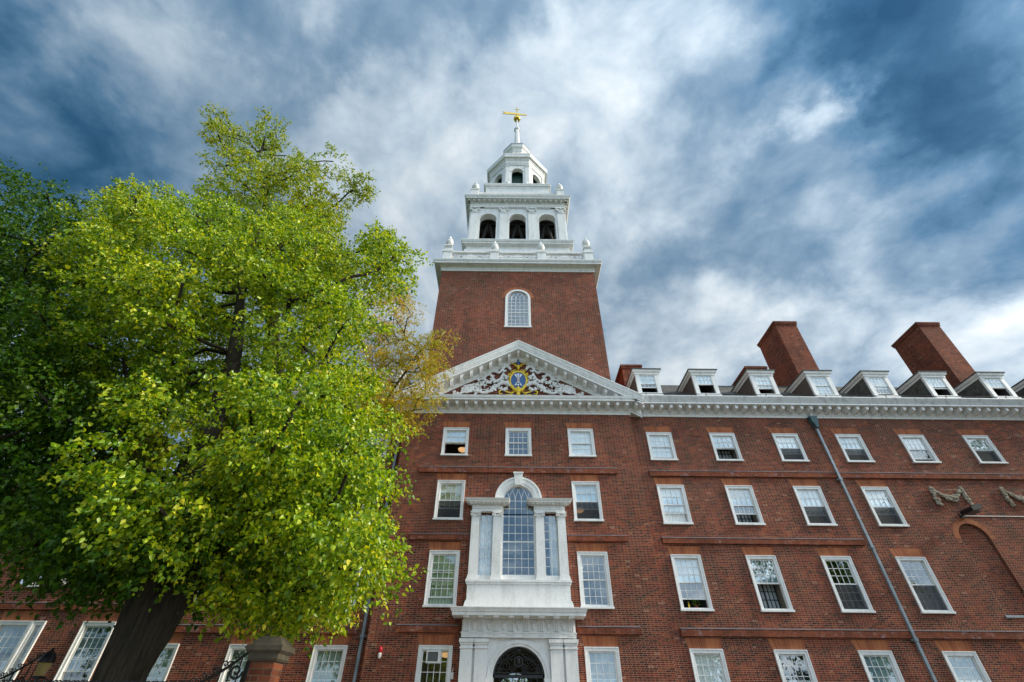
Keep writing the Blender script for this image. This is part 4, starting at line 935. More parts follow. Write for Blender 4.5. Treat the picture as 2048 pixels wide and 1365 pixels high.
for x in (-1.3, -.9, -.5): q.blob((x, 0, 0.03), (.12, .05, .09))
for x in (.2, .55, .9): q.blob((x, 0, .06), (.10, .05, .08))
q.v = [tuple(rot @ Vector(p)) for p in q.v]; q.shift(0, 0, 63.35); q.build('weathervane', 'gold', tower)

# ================================================================== LOWER BUILDING AT THE LEFT
low = thing('low_building', 'lower brick building with white eaves and dormers, half hidden behind the trees at left', 'building', (-19, .3, 0))
OFF = (19, -.3, 0)
low_parts_before = set(bpy.data.objects)
YL = .3
holes = [(-17.30, -16.10, 1.0, 4.34), (-21.7, -18.88, 1.0, 4.34), (-17.35, -16.15, 5.7, 7.38), (-21.2, -18.5, 5.7, 7.38)]
MB().panel(-34, -15.51, 0, 8.1, YL, .3, holes).build('wall', 'brick', low)
band(-34, -15.53, 4.80, 5.04, YL, low)
window(low, -16.70, 1.2, 4.41, YL, 4, W=1.31, blind=.4, bcol='blind_teal', raised=.3, dark=True)
window(low, -20.05, 1.2, 4.41, YL, 4, W=1.38, blind=.3, bcol='blind_teal', raised=.2, dark=True); window(low, -19.10, 1.2, 4.41, YL, 4, W=.50, cols=1, lintel=False, dark=True); window(low, -21.5, 1.2, 4.41, YL, 4, W=.50, cols=1, lintel=False, dark=True)
window(low, -16.75, 5.62, 7.46, YL, 2, W=1.31, blind=.5); window(low, -19.85, 5.62, 7.46, YL, 2, W=1.4, blind=.3, dark=True); window(low, -18.80, 5.62, 7.46, YL, 2, W=.62, cols=1, lintel=False, dark=True)
lc = MB().cornice([(0, 7.85), (.05, 7.85), (.08, 7.98), (.12, 8.05), (.12, 8.2), (.5, 8.22), (.5, 8.34), (.6, 8.5), (0, 8.54)], -34, -15.62, YL).build('cornice', 'white_paint', low)
modillions(lc, -22.2, -15.8, YL-.12, 8.215, out=.34)
MB().add([(-34, YL-.55, 8.5), (-15.55, YL-.55, 8.5), (-15.55, 3.4, 11.6), (-34, 3.4, 11.6), (-34, 7, 8.5), (-15.55, 7, 8.5)], [(0, 1, 2, 3), (3, 2, 5, 4), (1, 5, 2)]).build('roof', 'slate', low)
for x in (-16.55, -19.9):
    m = MB().box(x-.6, x+.6, YL+.2, YL+2.4, 8.75, 9.95); m.prism([(x-.75, 9.952), (x+.75, 9.952), (x, 10.5)], YL+.05, YL+3.0); d = m.build('dormer', 'white_paint', low)
    sash(x-.42, x+.42, 8.9, 9.85, YL+.15, 3, 4).build('sash', 'white_paint', d); MB().box(x-.4, x+.4, YL+.19, YL+.196, 8.95, 9.8).build('pane', 'shutter_green', d)
chimney(-22.3, -20.9, 2.5, 4.5, 14.2, 9, low)
m = MB().panel(-36, -22.6, 8.1, 10.6, YL-.25, .3, []); m.box(-22.9, -22.605, YL+.051, 4, 8.55, 10.6); m.build('side_block_wall', 'brick', low)
MB().cornice([(0, 10.3), (.06, 10.3), (.1, 10.5), (.45, 10.55), (.5, 10.75), (.6, 11.0), (0, 11.05)], -36, -22.6, YL-.25, None, 4).build('side_block_cornice', 'white_paint', low)
MB().add([(-36, YL-.85, 11.02), (-22.0, YL-.85, 11.02), (-22.0, 3, 14), (-36, 3, 14)], [(0, 1, 2, 3)]).build('side_block_roof', 'slate', low)
for o in list(bpy.data.objects):                                   # parts were drawn in world metres
    if o not in low_parts_before and o.parent == low: o.location = OFF

# ================================================================== FITTINGS ON THE WALLS
def downpipe(x, y, ztop, label, hopper, clips):
    t = thing('downpipe', label, 'downpipe', (x, y, 0))
    MB().box(-.055, .055, -.05, .05, 0, ztop).build('pipe', 'pipe_grey', t)
    for z in clips: MB().box(-.075, .075, -.07, .07, z-.05, z+.05).box(-.14, .14, .03, .07, z-.03, z+.03).build('clip', 'pipe_grey', t)
    if hopper:
        m = MB().prism([(-.07, ztop-.1), (.07, ztop-.1), (.09, ztop+.12), (.16, ztop+.2), (.17, ztop+.48), (.2, ztop+.5), (.2, ztop+.56), (-.2, ztop+.56), (-.2, ztop+.5), (-.17, ztop+.48), (-.16, ztop+.2), (-.09, ztop+.12)], -.17, .10)
        m.build('hopper', 'verdigris', t); MB().tube([(0, -.02, ztop+.55), (0, -.1, ztop+.75), (0, -.42, ztop+1.05)], .05, 8).build('outlet', 'white_paint', t)
    return t
downpipe(15.6, YW-.14, 13.45, 'grey square downpipe with green copper hopper running down the right wing', True, (10.6, 7.5, 4.05))
downpipe(-6.12, YW-.12, 14.0, 'grey downpipe in the corner left of the central pavilion, its top hidden by leaves', False, (10.3, 7.2, 4.0, 2.3))
g1 = None
for gx in (20.52, 23.93, 27.35):
    rnd = random.Random(int(gx*10)); m = MB()
    def bead(x, z, s, jit=1):
        m.blob((x+rnd.uniform(-.03, .03)*jit, YW-.05-rnd.uniform(0, .05), z+rnd.uniform(-.03, .03)*jit), (s*rnd.uniform(.7, 1.2), s*rnd.uniform(.6, .9), s*rnd.uniform(.7, 1.2)), 7, 5, Matrix.Rotation(rnd.uniform(0, 3), 3, 'Y'))
    for k in range(46):
        t = -1+2*k/45; bead(gx+.72*t, 9.72+.52*abs(t)**1.7+rnd.uniform(-.06, .06)*(1.4-abs(t)), .062+.035*(1-abs(t)))
        bead(gx+.72*t, 9.70+.52*abs(t)**1.7+rnd.uniform(-.08, .08)*(1.4-abs(t)), .05+.03*(1-abs(t)))
    for sx in (-1, 1):
        for k in range(34):
            t = k/33; bead(gx+sx*.74+rnd.uniform(-.07, .07)*(.5+t), 10.27-.85*t, .05+.03*math.sin(t*2.6))
    m.box(gx-.75, gx+.75, YW-.008, YW+.02, 10.18, 10.2); m.build('stone_garland', 'garland_stone', college, True)
fl = thing('floodlight', 'black box floodlight on the brick wall above the blind arch', 'floodlight', (20.55, YW, 8.98))
m = MB().prism([(-.22, -.10), (.26, -.02), (.30, .16), (.05, .20), (-.24, .05)], -.95, -.25); fb = m.build('lamp_housing', 'black_iron', fl)
MB().box(-.2, .22, -.9, -.3, -.125, -.115).build('lens', 'grille_grey', fb); MB().box(-.1, .1, -.06, 0, -.14, .06).tube([(0, -.03, -.04), (0, -.3, 0)], .035, 6).build('bracket', 'black_iron', fl)
tag(MB().tube([(20.66, YW-.02, 8.93), (34, YW-.02, 8.93)], .018, 6).build('conduit', 'plastic_white'), 'thin pale conduit running right along the brick wall from the floodlight', 'conduit')
bc_ = thing('alarm_beacon', 'small red alarm beacon on the brick wall at the left end of the pavilion', 'alarm light', (-5.27, 0, 3.4))
MB().lathe([(.055, .04), (.075, .06), (.075, .17), (.06, .22), (.02, .24)], 0, -.09, 14).build('red_dome', 'red_plastic', bc_, True); MB().lathe([(.03, -.14), (.055, -.11), (.065, -.02), (.05, .04)], 0, -.09, 12).box(-.05, .05, -.06, 0, -.06, .06).build('horn', 'plastic_white', bc_)
db = thing('door_sensor', 'small white box with a stub aerial beside the doorway', 'sensor', (-2.47, 0, 2.80))
MB().box(-.045, .045, -.06, 0, -.14, .06).tube([(.0, -.03, .06), (.02, -.03, .2)], .012, 6).build('case', 'plastic_white', db)
# air conditioner in the ground floor window left of the door
ac = thing('air_conditioner', 'white window air conditioner set in the window left of the doorway', 'air conditioner', (-3.22, .02, 3.13))
a1 = MB().panel(-.27, .27, 0, .40, -.16, .40, [(-.22, .17, .05, .35)]).build('case', 'plastic_white', ac); MB().box(-.21, .165, -.13, -.12, .055, .345).build('grille', 'grille_grey', ac)
def lamp(x, y, z, label, kind):
    t = thing('ceiling_lamp', label, 'lamp', (x, y, z), None)
    if kind == 'bowl': MB().lathe([(.005, -.15), (.12, -.13), (.2, -.07), (.23, 0), (.2, .01)], 0, 0, 20).build('bowl', 'lamp_glow', t, True); MB().tube([(0, 0, 0), (0, 0, .12)], .02, 6).build('stem', 'brass', t)
    else: MB().box(-.06, .06, -.6, .6, -.05, -.02).build('tube', 'tube_glow', t); MB().box(-.1, .1, -.65, .65, -.019, .03).build('housing', 'plastic_white', t)
lamp(-2.86, .62, 12.20, 'round lamp glowing in the open top window left of centre', 'bowl')
lamp(2.92, .85, 9.25, 'round lamp behind the second-row window right of the arched window', 'bowl')
lamp(2.72, 1.0, 6.62, 'fluorescent tube lit behind the third-row window right of the arched window', 'tube')
lamp(-2.86, .8, 3.52, 'lit lamp behind the air conditioner window', 'bowl')
pl = thing('window_plants', 'bottles and a potted plant on the sill of the open window in the right wing', 'plant', (7.3, YW+.22, 5.1))
m = MB(); rnd = random.Random(8)
for _ in range(60):
    p = Vector((rnd.uniform(-.05, .25), rnd.uniform(-.03, .1), rnd.uniform(.12, .32))); d1 = Vector((rnd.uniform(-1, 1), rnd.uniform(-1, 1), rnd.uniform(-.3, 1))).normalized()*.07; d2 = d1.orthogonal().normalized()*.025
    m.add([p, p+d1*.5+d2, p+d1, p+d1*.5-d2], [(0, 1, 2, 3)])
m.build('leaves', 'hedge_leaf', pl); MB().lathe([(.06, 0), (.085, .14)], .1, .03, 12).build('pot', 'chimney_brick', pl); MB().lathe([(.035, 0), (.035, .15), (.014, .2), (.014, .26)], -.2, .03, 10).build('bottle', 'gold_paint', pl)

# ================================================================== GATE PIERS AND FENCE
def pier(x, y, w, ztop, label, ball=True):
    t = thing('gate_pier', label, 'gate pier', (x, y, 0)); z = ztop
    MB().box(-w, w, -w, w, 0, z-.31).build('shaft', 'pier_brick', t)
    MB().ring([(w+.02, z-.309), (w+.045, z-.28), (w+.045, z-.22), (w+.09, z-.18), (w+.09, z-.12), (w+.05, z-.10), (w+.02, z-.05), (w-.05, z)], 4, 0, 0, cap=True).build('cap', 'cap_stone', t)
    if ball: MB().lathe([(r*.8, z+h_*.8) for r, h_ in ((.14, 0), (.14, .04), (.08, .08), (.09, .12), (.16, .18), (.19, .28), (.16, .38), (.1, .43), (.02, .46))], 0, 0, 18).build('ball_finial', 'cap_stone', t, True)
FY = -12.8
pier(-3.92, FY, .17, 2.50, 'gate pier of shade-toned brick with moulded stone cap right of the big tree trunk', False);
ln = thing('post_lantern', 'dim amber lantern with dark domed top on an iron post at the fence', 'lantern', (-9.9, -9.5, 0))
MB().tube([(0, 0, 0), (0, 0, 2.12)], .04, 8).box(-.09, .09, -.09, .09, 2.12, 2.16).build('post', 'black_iron', ln)
MB().ring([(.07, 2.161), (.11, 2.38)], 6, 0, 0, cap=True).build('glass', 'amber_glass', ln)
MB().lathe([(.14, 2.381), (.14, 2.40), (.13, 2.47), (.09, 2.55), (.03, 2.59), (.02, 2.64)], 0, 0, 14).build('cap', 'black_iron', ln, True)
def fence_panel(x0, x1, FY, label, ramp, H=1.86):
    t = thing('iron_fence', label, 'fence', ((x0+x1)/2, FY, 0), 'wrought iron fence panels'); cx = (x0+x1)/2
    m = MB(); n = int((x1-x0)/.125)
    def top(x): return H+max([0]+[.5*max(0, 1-abs(x-rx)/.9)**1.6 for rx, s in ramp])
    for i in range(n+1):
        x = x0+(x1-x0)*i/n; m.tube([(x-cx, 0, .08), (x-cx, 0, top(x))], .011, 5)
    xs = [x0+(x1-x0)*i/24 for i in range(25)]
    m.tube([(x-cx, 0, top(x)) for x in xs], .022, 5); m.box(x0-cx, x1-cx, -.02, .02, .2, .24); m.box(x0-cx, x1-cx, -.02, .02, 1.55, 1.585)
    for i in range(n):
        x = x0+(x1-x0)*(i+.5)/n; z = top(x)+.055
        spiral(m, x-cx-.03, z, .045, 3.0, 1.1, -1, .010, 0, 10); spiral(m, x-cx+.03, z, .045, .1, 1.1, 1, .010, 0, 10)
        spiral(m, x-cx, 1.69, .05, 0, 1.2, 1, .009, 0, 10)
    for rx, s in ramp: spiral(m, rx+s*.16-cx, 2.08, .10, 0, 1.5, s, .016, 0, 18)
    m.build('ironwork', 'black_iron', t)
fence_panel(-9.4, -4.18, FY, 'wrought iron fence with scrolled top meeting the pier right of the trunk', [(-4.18, -1)])
fence_panel(-12.6, -10.05, -9.5, 'wrought iron fence sweeping up to the dim amber lantern', [(-10.05, -1)], 2.02)

# ================================================================== TREES
LINDEN = "-114,-127,117 -59,-121,50 -73,-96,66 -43,-122,125 -140,-97,124 -96,-132,118 -52,-105,136 -100,-130,80 -62,-126,108 -110,-121,100 -73,-113,73 -126,-124,125 -102,-130,103 -71,-104,76 -87,-138,88 -97,-103,153 -98,-95,146 -80,-124,66 -150,-101,164 -124,-119,99 -77,-114,137 -106,-119,79 -117,-119,141 -107,-112,93 -50,-131,79 -54,-103,112 -100,-97,117 -91,-113,82 -46,-102,62 -76,-96,76 -46,-106,78 -118,-129,108 -51,-117,33 -131,-119,119 -43,-106,39 -53,-135,64 -45,-128,58 -92,-115,102 -36,-127,58 -119,-109,89 -104,-119,129 -79,-105,149 -104,-105,78 -82,-108,99 -53,-101,93 -149,-104,154 -147,-105,174 -134,-114,145 -65,-106,55 -122,-118,117 -76,-102,127 -46,-107,88 -120,-102,161 -47,-128,95 -77,-123,74 -65,-110,136 -96,-121,87 -88,-107,157 -84,-108,78 -45,-137,51 -89,-100,105 -145,-118,140 -48,-106,54 -114,-115,115 -80,-108,88 -143,-105,141 -141,-103,168 -66,-120,57 -50,-118,79 -55,-119,68 -70,-132,105 -107,-96,97 -42,-131,87 -79,-138,92 -103,-127,123 -62,-105,97 -93,-138,95 -55,-127,99 -85,-98,122 -45,-115,72 -58,-104,43 -63,-115,128 -57,-98,67 -148,-105,125 -63,-114,112 -90,-132,110 -130,-113,103 -109,-100,110 -104,-116,148 -63,-99,111 -83,-122,133 -154,-110,147 -101,-115,137 -42,-125,110 -65,-101,70 -63,-125,127 -83,-124,94 -109,-126,86 -93,-112,65 -100,-111,100 -54,-124,43 -113,-109,100 -64,-135,98 -48,-98,44 -131,-122,150 -112,-108,161 -96,-119,72 -133,-92,120 -71,-106,64 -58,-115,44 -62,-117,74 -122,-110,148 -43,-126,70 -109,-133,110 -84,-118,80 -81,-130,114 -52,-132,51 -65,-105,123 -124,-110,159 -39,-113,56 -74,-96,132 -105,-124,138 -37,-117,67 -109,-127,129 -116,-98,150 -151,-103,137 -143,-115,120 -98,-96,86 -77,-113,146 -60,-126,117 -82,-111,129 -123,-126,137 -38,-124,118 -87,-122,72 -116,-116,106 -85,-111,107 -103,-104,90 -70,-134,61 -129,-117,139 -135,-93,143 -70,-113,83 -128,-100,133 -66,-131,114 -93,-109,93 -87,-114,141 -42,-139,60 -92,-107,124 -156,-109,161 -47,-116,134 -52,-115,109 -92,-123,106 -109,-109,142 -103,-132,94 -137,-99,136 -62,-99,79 -87,-98,140 -60,-127,86 -138,-117,152 -81,-134,83 -110,-124,110 -140,-108,112 -103,-121,112 -62,-107,64 -51,-108,39 -154,-96,151 -113,-102,82 -42,-111,32 -90,-101,149 -61,-108,105 -107,-96,149 -42,-114,123 -75,-91,84 -73,-105,85 -146,-113,128 -53,-107,71 -44,-112,33 -30,-126,35 -38,-128,42 -38,-117,34 -53,-121,46 -41,-103,48 -33,-121,41 -45,-131,47 -46,-123,40 -53,-112,39 -44,-105,39 -39,-126,54 -59,-114,51 -37,-112,41 -46,-103,62 -43,-118,51 -34,-117,54 -45,-111,47 -64,-107,57 -63,-104,47 -51,-106,33 -33,-132,49 -56,-106,58 -30,-133,39 -52,-99,41 -38,-111,49 -49,-124,53 -59,-100,54 -55,-108,46 -50,-117,33 -73,-133,51 -61,-136,42 -67,-135,45 -59,-130,37 -67,-129,39"
TALL = "-101,-93,209 -83,-101,151 -157,-82,240 -124,-78,170 -137,-91,191 -115,-73,178 -92,-99,139 -138,-72,217 -107,-90,224 -118,-83,230 -162,-92,255 -132,-77,183 -118,-90,177 -118,-75,186 -126,-79,191 -85,-83,167 -115,-88,193 -79,-84,215 -102,-76,198 -123,-77,222 -87,-79,179 -92,-100,192 -103,-90,154 -76,-81,154 -89,-89,167 -99,-74,176 -116,-93,203 -113,-85,235 -129,-98,216 -104,-78,253 -76,-91,157 -97,-80,192 -133,-78,235 -105,-88,186 -124,-86,166 -91,-79,189 -123,-69,189 -79,-92,147 -158,-83,249 -132,-90,179 -126,-87,227 -132,-78,259 -104,-70,189 -88,-93,138 -121,-76,158 -122,-100,201 -99,-92,135 -101,-80,204 -93,-91,147 -150,-74,278 -108,-72,166 -70,-92,146 -94,-79,201 -101,-95,168 -114,-79,199 -90,-81,207 -134,-73,246 -110,-94,180 -96,-82,172 -149,-80,216 -120,-101,192 -136,-93,200 -127,-79,163 -160,-78,278 -86,-94,178 -105,-80,182 -98,-89,193 -150,-78,263 -100,-97,141 -84,-75,163 -84,-90,186 -140,-88,260 -106,-93,139 -104,-86,167 -98,-96,175 -85,-94,152 -120,-83,157 -93,-88,132 -83,-82,157 -174,-75,282 -179,-85,288 -169,-85,269 -142,-85,278 -81,-85,218"
DARK = "-184,-106,122 -194,-114,131 -124,-112,56 -125,-101,53 -86,-117,40 -141,-110,80 -172,-106,106 -218,-98,163 -197,-96,130 -92,-121,45 -143,-104,57 -70,-125,37 -142,-105,68 -108,-136,84 -100,-131,66 -119,-124,76 -143,-124,95 -76,-121,46 -183,-116,127 -129,-119,59 -85,-127,38 -98,-133,47 -96,-110,56 -135,-104,55 -107,-128,82 -137,-100,97 -120,-102,63 -121,-132,74 -172,-128,131 -151,-95,78 -212,-115,180 -173,-110,133 -160,-105,109 -125,-108,92 -150,-111,87 -154,-100,99 -166,-129,121 -93,-115,51 -128,-107,71 -108,-130,52 -112,-108,74 -130,-127,102 -218,-108,152 -113,-131,64 -196,-104,175 -230,-109,179 -156,-116,84 -145,-118,81 -111,-114,55 -111,-121,58 -150,-125,134 -162,-117,153 -100,-122,54 -136,-122,101 -77,-131,41 -206,-116,157 -158,-124,148 -109,-134,76 -167,-110,111 -190,-98,119 -104,-111,44 -155,-98,89 -133,-110,116 -96,-125,63 -116,-114,45 -105,-116,72 -109,-102,66 -187,-112,115 -144,-101,87 -131,-112,82 -174,-122,126 -119,-109,66 -92,-119,59 -180,-102,149 -116,-111,86 -205,-102,133 -188,-97,145 -220,-105,188 -158,-103,84 -169,-117,114 -122,-100,79 -99,-130,58 -153,-135,120 -119,-100,71 -184,-125,143 -97,-117,67 -174,-106,121 -95,-104,44 -105,-106,60 -121,-125,62 -143,-119,123 -182,-104,136 -134,-128,119 -212,-111,167 -103,-138,66 -214,-104,161 -156,-115,137 -186,-117,144 -137,-113,62 -153,-120,128 -147,-104,76 -201,-103,153 -113,-120,48 -204,-113,141 -76,-121,38 -160,-103,134 -175,-113,110 -179,-97,128 -195,-127,151 -153,-111,125 -135,-115,93 -144,-129,110 -228,-99,175 -104,-128,73 -122,-95,63 -77,-109,41 -124,-119,92 -112,-119,68 -87,-104,43 -85,-117,51 -130,-104,87 -162,-124,106 -158,-98,113 -171,-99,110 -166,-96,93 -133,-114,55 -101,-109,66 -176,-116,118 -205,-102,162 -101,-117,47 -58,-118,39 -69,-112,37 -96,-109,57 -68,-117,43 -74,-105,48 -74,-114,45 -77,-108,39 -86,-112,46 -75,-117,51 -81,-113,39 -91,-108,50 -67,-124,37 -86,-101,48 -88,-114,55 -77,-118,37 -64,-111,45 -80,-109,48 -83,-121,48 -67,-123,45 -68,-112,50 -59,-125,39 -89,-106,56 -83,-106,41 -74,-123,44 -90,-105,44 -80,-102,51"
GOLD = "-51,-58,154 -43,-58,100 -65,-53,151 -60,-48,148 -65,-52,140 -72,-50,151 -71,-49,134 -44,-58,140 -58,-50,134 -55,-58,107 -66,-46,171 -53,-51,111 -67,-52,116 -42,-51,130 -42,-52,145 -50,-48,104 -42,-51,123 -38,-56,115 -70,-57,138 -39,-51,141 -60,-49,181 -59,-50,154 -41,-44,140 -37,-58,111 -64,-41,130 -67,-45,130 -36,-53,130 -64,-60,120 -52,-56,110 -54,-57,103 -49,-50,109 -41,-60,135 -59,-44,150 -60,-56,104 -49,-60,107 -59,-54,174 -64,-52,175 -51,-60,113 -51,-56,115 -61,-54,126 -61,-45,112 -43,-56,133 -59,-50,128 -46,-45,119 -62,-56,113 -52,-55,162 -59,-58,119 -70,-57,171 -36,-57,139 -68,-46,145 -64,-52,134 -49,-55,102 -45,-46,132 -62,-47,122 -63,-61,148 -58,-57,164 -51,-41,122 -49,-60,137 -61,-45,159 -58,-48,139 -38,-61,118 -72,-45,151 -37,-46,131 -71,-56,163 -55,-47,152 -52,-41,132 -58,-54,167 -71,-44,181 -68,-42,159 -58,-40,143 -39,-53,110 -35,-58,143 -41,-61,125 -48,-48,143 -57,-61,103 -56,-61,130 -58,-45,175 -70,-46,160 -54,-53,133 -49,-52,136 -65,-55,42 -58,-50,40 -64,-51,42 -65,-48,43 -58,-57,39"
def parse(s): return np.array([[float(q)/10 for q in c.split(',')] for c in s.split()])
def leaves(cl, crad, nspray, nleaf, size, seed, droop=.5, rows_up=.55):
    """sprays of folded leaves spread through every clump; each leaf is six vertices, folded along its midrib"""
    rg = np.random.default_rng(seed); n = len(cl)
    cr = crad*rg.uniform(.7, 1.25, n)
    d = rg.normal(size=(n, nspray, 3)); d /= np.linalg.norm(d, axis=2, keepdims=True)
    rr = rg.uniform(.25, 1, (n, nspray, 1))**.6
    base = cl[:, None, :]+d*rr*cr[:, None, None]*np.array((1.2, 1.2, .5))
    out = d*np.array((1, 1, .35))+rg.normal(size=d.shape)*.5; out[..., 2] -= droop; out /= np.linalg.norm(out, axis=2, keepdims=True)
    L = rg.uniform(.25, .6, (n, nspray, 1, 1))*(crad/.7)
    t = (np.arange(nleaf)+rg.uniform(-.3, .3, (n, nspray, nleaf)))/nleaf
    p = base[:, :, None, :]+out[:, :, None, :]*t[..., None]*L
    p[..., 2] -= .25*L[..., 0]*t**2
    p += rg.normal(size=p.shape)*.05*(size/.1)
    p = p.reshape(-1, 3); N = len(p)
    ax = np.repeat(out.reshape(-1, 3), nleaf, 0)*.6+rg.normal(size=(N, 3))*.55; ax[:, 2] -= .35; ax /= np.linalg.norm(ax, axis=1, keepdims=True)
    up = rg.normal(size=(N, 3))*.72+np.array((.18, -.16, rows_up)); nr = up-ax*(up*ax).sum(1, keepdims=True); nr /= np.linalg.norm(nr, axis=1, keepdims=True)
    sd = np.cross(ax, nr); s = size*rg.uniform(.5, 1.25, (N, 1))
    fold = rg.uniform(.05, .5, (N, 1)); bend = rg.uniform(-.45, .1, (N, 1))
    V = np.stack([p, p+ax*s*.25+sd*s*.42+nr*s*fold*.6, p+ax*s*.66+sd*s*.27+nr*s*(fold*.3+bend*.5), p+ax*s*1.05+nr*s*bend, p+ax*s*.66-sd*s*.27+nr*s*(fold*.3+bend*.5), p+ax*s*.25-sd*s*.42+nr*s*fold*.6], 1)
    return V.reshape(-1, 3), N
def crown(cl, mat, parent, org, **k):
    V, N = leaves(cl, **k); V = V-np.array(org)
    F = np.array([[0, 1, 2, 3], [0, 3, 4, 5]])[None]+6*np.arange(N)[:, None, None]
    me = bpy.data.meshes.new('crown'); me.vertices.add(len(V)); me.vertices.foreach_set('co', V.astype(np.float32).ravel())
    F = F.reshape(-1, 4); nf = len(F); me.loops.add(nf*4); me.loops.foreach_set('vertex_index', F.astype(np.int32).ravel())
    me.polygons.add(nf); me.polygons.foreach_set('loop_start', np.arange(nf, dtype=np.int32)*4); me.polygons.foreach_set('loop_total', np.full(nf, 4, np.int32))
    me.update(calc_edges=True); me.materials.append(MATS[mat])
    o = bpy.data.objects.new('crown', me); COL.objects.link(o); o.parent = parent; return o
def limbs(m, trunk, rad, cl, seed, rmin=.012, k=.019, jit=.12):
    """grow a branch from the nearest wood already there to every clump, thick where many pass"""
    rg = np.random.default_rng(seed); nodes = []; par = []
    for i, p in enumerate(trunk): nodes.append(np.array(p, float)); par.append(i-1)
    nt_ = len(nodes); load = [0]*nt_
    T = np.array(trunk); dist = np.array([np.min(np.linalg.norm(T-c, axis=1)) for c in cl]); order = np.argsort(dist)
    cost = [0.0]*nt_
    for ci in order:
        c = cl[ci]; A = np.array(nodes); dd = np.linalg.norm(A-c, axis=1)
        pen = dd+.35*np.array(cost)+np.where(A[:, 2] > c[2]+.3, (A[:, 2]-c[2])*.8, 0)
        pen[0:2] += 2.0
        j = int(np.argmin(pen)); a = nodes[j]; seg = max(2, int(dd[j]/.6)); last = j
        for q in range(1, seg+1):
            t = q/seg; pt = a+(c-a)*t; pt = pt+rg.normal(size=3)*jit*math.sin(math.pi*t)*min(1.5, dd[j]); pt[2] -= -.10*dd[j]*math.sin(math.pi*t)
            nodes.append(pt); par.append(last); cost.append(cost[last]+dd[j]/seg); last = len(nodes)-1
    n = len(nodes); load = np.ones(n)*0
    ch = [[] for _ in range(n)]
    for i in range(n):
        if par[i] >= 0: ch[par[i]].append(i)
    for i in range(n-1, -1, -1):
        load[i] += 1 if not ch[i] else 0
        if par[i] >= 0: load[par[i]] += load[i]
    r = rmin+k*np.sqrt(load)
    started = set()
    for i in range(nt_, n):
        if par[i] < nt_ or ch[par[i]][0] != i:
            path = [nodes[par[i]], nodes[i]]; rr = [min(r[i]*1.15, rad[par[i]]*.9 if par[i] < nt_ else r[par[i]]), r[i]]; c = i
            while ch[c]:
                c = ch[c][0]; path.append(nodes[c]); rr.append(r[c])
            m.tube(path, rr, 6, caps=False)
    return m
def trunk_tube(m, pts, rad, seed, n=16):
    rg = np.random.default_rng(seed); pts = [np.array(p, float) for p in pts]; o = []; rr = []
    for i in range(len(pts)-1):
        a, b, c, d_ = pts[max(i-1, 0)], pts[i], pts[i+1], pts[min(i+2, len(pts)-1)]
        for q in range(5):
            t = q/5; o.append(.5*(2*b+(c-a)*t+(2*a-5*b+4*c-d_)*t*t+(3*b-a-3*c+d_)*t**3)); rr.append(rad[i]+(rad[i+1]-rad[i])*t)
    o.append(pts[-1]); rr.append(rad[-1])
    s0 = len(m.v); m.tube(o, rr, n)
    for i in range(s0, len(m.v)):                                  # fluted, uneven bark
        k = (i-s0) % n; j = (i-s0)//n
        if j < len(o):
            v = np.array(m.v[i]); c = o[j]; m.v[i] = tuple(c+(v-c)*(1+.07*math.sin(k*2.4+j*.35)+rg.uniform(-.05, .05)))
    return o, rr
def tree(name, label, cl, trunks, leaf_mat, org, lk, seed, group=None, bark='bark', **bk):
    t = thing(name, label, 'tree', org, group); m = MB(); T = []; RR = []
    for pts, rad in trunks:
        o, rr = trunk_tube(m, pts, rad, seed); T += o; RR += rr
    limbs(m, T, RR, cl, seed+1, **bk)
    m.shift(-org[0], -org[1], -org[2]); m.build('trunk', bark, t, True)
    crown(cl, leaf_mat, t, org, seed=seed+2, **lk); return t
LEAFY = dict(crad=.64, nspray=78, nleaf=15, size=.08, droop=.35)
tree('linden_tree', 'big bright green linden in front of the left wing, trunk behind the fence', parse(LINDEN),
     [([(-6.2, -12.35, -.1), (-6.25, -12.32, 1.2), (-6.38, -12.3, 2.5), (-6.6, -12.25, 4.0), (-6.85, -12.2, 5.6), (-6.95, -12.15, 7.3), (-7.25, -12.15, 8.7), (-7.75, -12.1, 10.2), (-8.5, -12.1, 12.4)], [.44, .37, .33, .28, .24, .20, .16, .11, .05]),
      ([(-6.3, -12.3, 2.0), (-6.05, -12.2, 3.1), (-5.95, -12.1, 4.2), (-5.95, -12.0, 5.8), (-6.0, -11.8, 7.4), (-6.3, -11.7, 9.0)], [.30, .24, .20, .16, .11, .05])],
     'linden_leaf', (-6.2, -12.35, 0), LEAFY, 21)
tree('tall_tree', 'tall tree with yellower leaves rising highest, behind the big linden', parse(TALL),
     [([(-9.0, -8.6, -.1), (-8.9, -8.5, 4), (-8.3, -8.5, 8.8), (-9.2, -8.5, 12.8), (-10.8, -8.5, 16.8), (-12.2, -8.5, 20.5), (-14, -8.5, 24.5)], [.42, .36, .30, .24, .17, .10, .03]),
      ([(-8.3, -8.5, 8.5), (-7.8, -8.4, 10.6), (-8.0, -8.3, 13.0), (-8.9, -8.2, 16)], [.22, .18, .12, .04])],
     'tall_leaf', (-9.0, -8.6, 0), dict(crad=.66, nspray=50, nleaf=14, size=.098, droop=.05), 31)
tree('dark_tree', 'dark shaded tree filling the left edge beside the bright linden', parse(DARK),
     [([(-12.3, -11.4, -.1), (-12.5, -11.4, 4), (-13.2, -11.4, 8.8), (-14.6, -11.4, 12), (-16, -11.4, 14.5)], [.4, .33, .22, .12, .04])],
     'dark_leaf', (-12.3, -11.4, 0), dict(crad=.85, nspray=52, nleaf=14, size=.09), 41)
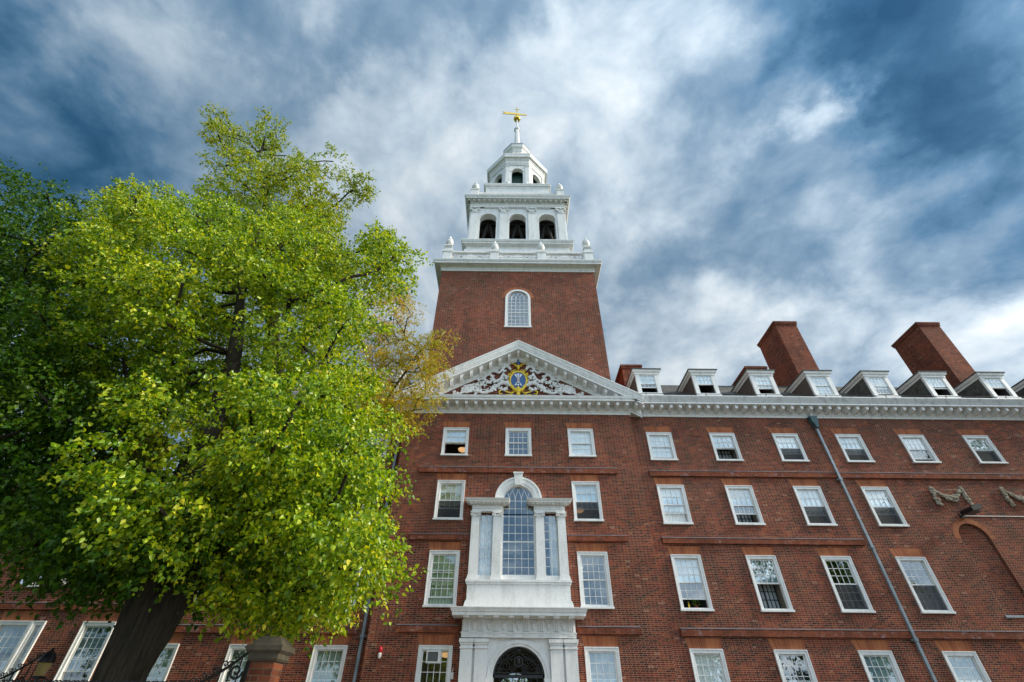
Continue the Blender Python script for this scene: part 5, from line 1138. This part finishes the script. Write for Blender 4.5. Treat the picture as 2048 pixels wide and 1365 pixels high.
tree('golden_tree', 'slender tree with small golden orange leaves reaching out before the tower and pediment', parse(GOLD),
     [([(-7.7, -5, -.1), (-7.65, -5, 3), (-7.0, -5, 6.5), (-6.1, -5, 9.6), (-5.4, -5, 11.9), (-4.3, -5, 14.5)], [.22, .19, .14, .10, .06, .02])],
     'gold_leaf', (-7.7, -5, 0), dict(crad=.54, nspray=36, nleaf=15, size=.058, droop=.2), 51, jit=.2, k=.009, rmin=.007)
# greenery in the courtyard seen through the passage
rg = np.random.default_rng(9); hc = np.stack([rg.uniform(-4, 4, 60), rg.uniform(15, 18, 60), rg.uniform(.5, 7.0, 60)], 1)
tree('courtyard_shrub', 'bright green shrub in the courtyard glimpsed through the doorway passage', hc, [([(0, 16.5, 0), (0, 16.5, 1.5), (0, 16.5, 3)], [.15, .12, .05])], 'hedge_leaf', (0, 16.5, 0), dict(crad=.9, nspray=16, nleaf=10, size=.16), 61)
# unseen trees: some added to darken both ends, others mirrored in window panes
def unseen_tree(x, y, h, r, label, seed, lm):
    rg = np.random.default_rng(seed); n = 70; d = rg.normal(size=(n, 3)); d /= np.linalg.norm(d, axis=1, keepdims=True)
    cl = np.array((x, y, h*.62))+d*(rg.uniform(.2, 1, (n, 1))**.5)*np.array((r, r, h*.36))
    tree('unseen_tree', label, cl, [([(x, y, -.1), (x+.1, y, h*.2), (x-.1, y+.1, h*.45), (x+.1, y, h*.75)], [.36, .3, .22, .06])], lm, (x, y, 0), dict(crad=1.5, nspray=22, nleaf=9, size=.26), seed+1, 'street trees across from the building')
unseen_tree(33, -9, 19, 5.6, 'added shade tree off the right end of the brick wing, nearest the wall', 71, 'dark_leaf')
unseen_tree(43, -14, 22, 7, 'added shade tree off the right end of the brick wing, farther out', 81, 'dark_leaf')
unseen_tree(25, -24, 15, 5.5, 'added shade tree beside the viewer to the right, before the long brick wing', 85, 'dark_leaf')
unseen_tree(-12, -27, 16, 6.5, 'added shade tree just behind the viewer to the left, shading the fence', 87, 'dark_leaf')
unseen_tree(-24, -24, 17, 6.5, 'added shade tree left of the viewer, shading the low building', 89, 'dark_leaf')
unseen_tree(38, -37, 17, 6.5, 'street tree behind the viewer to the right, mirrored in the wing windows', 91, 'linden_leaf')
unseen_tree(17, -38, 11, 4.5, 'smaller street tree behind the viewer, nearest the doorway axis', 93, 'linden_leaf')
unseen_tree(-40, -36, 18, 7, 'dark street tree behind the viewer, farthest left', 97, 'dark_leaf')
unseen_tree(-21, -19.5, 16, 5, 'added shade tree level with the viewer on the far left', 99, 'dark_leaf')
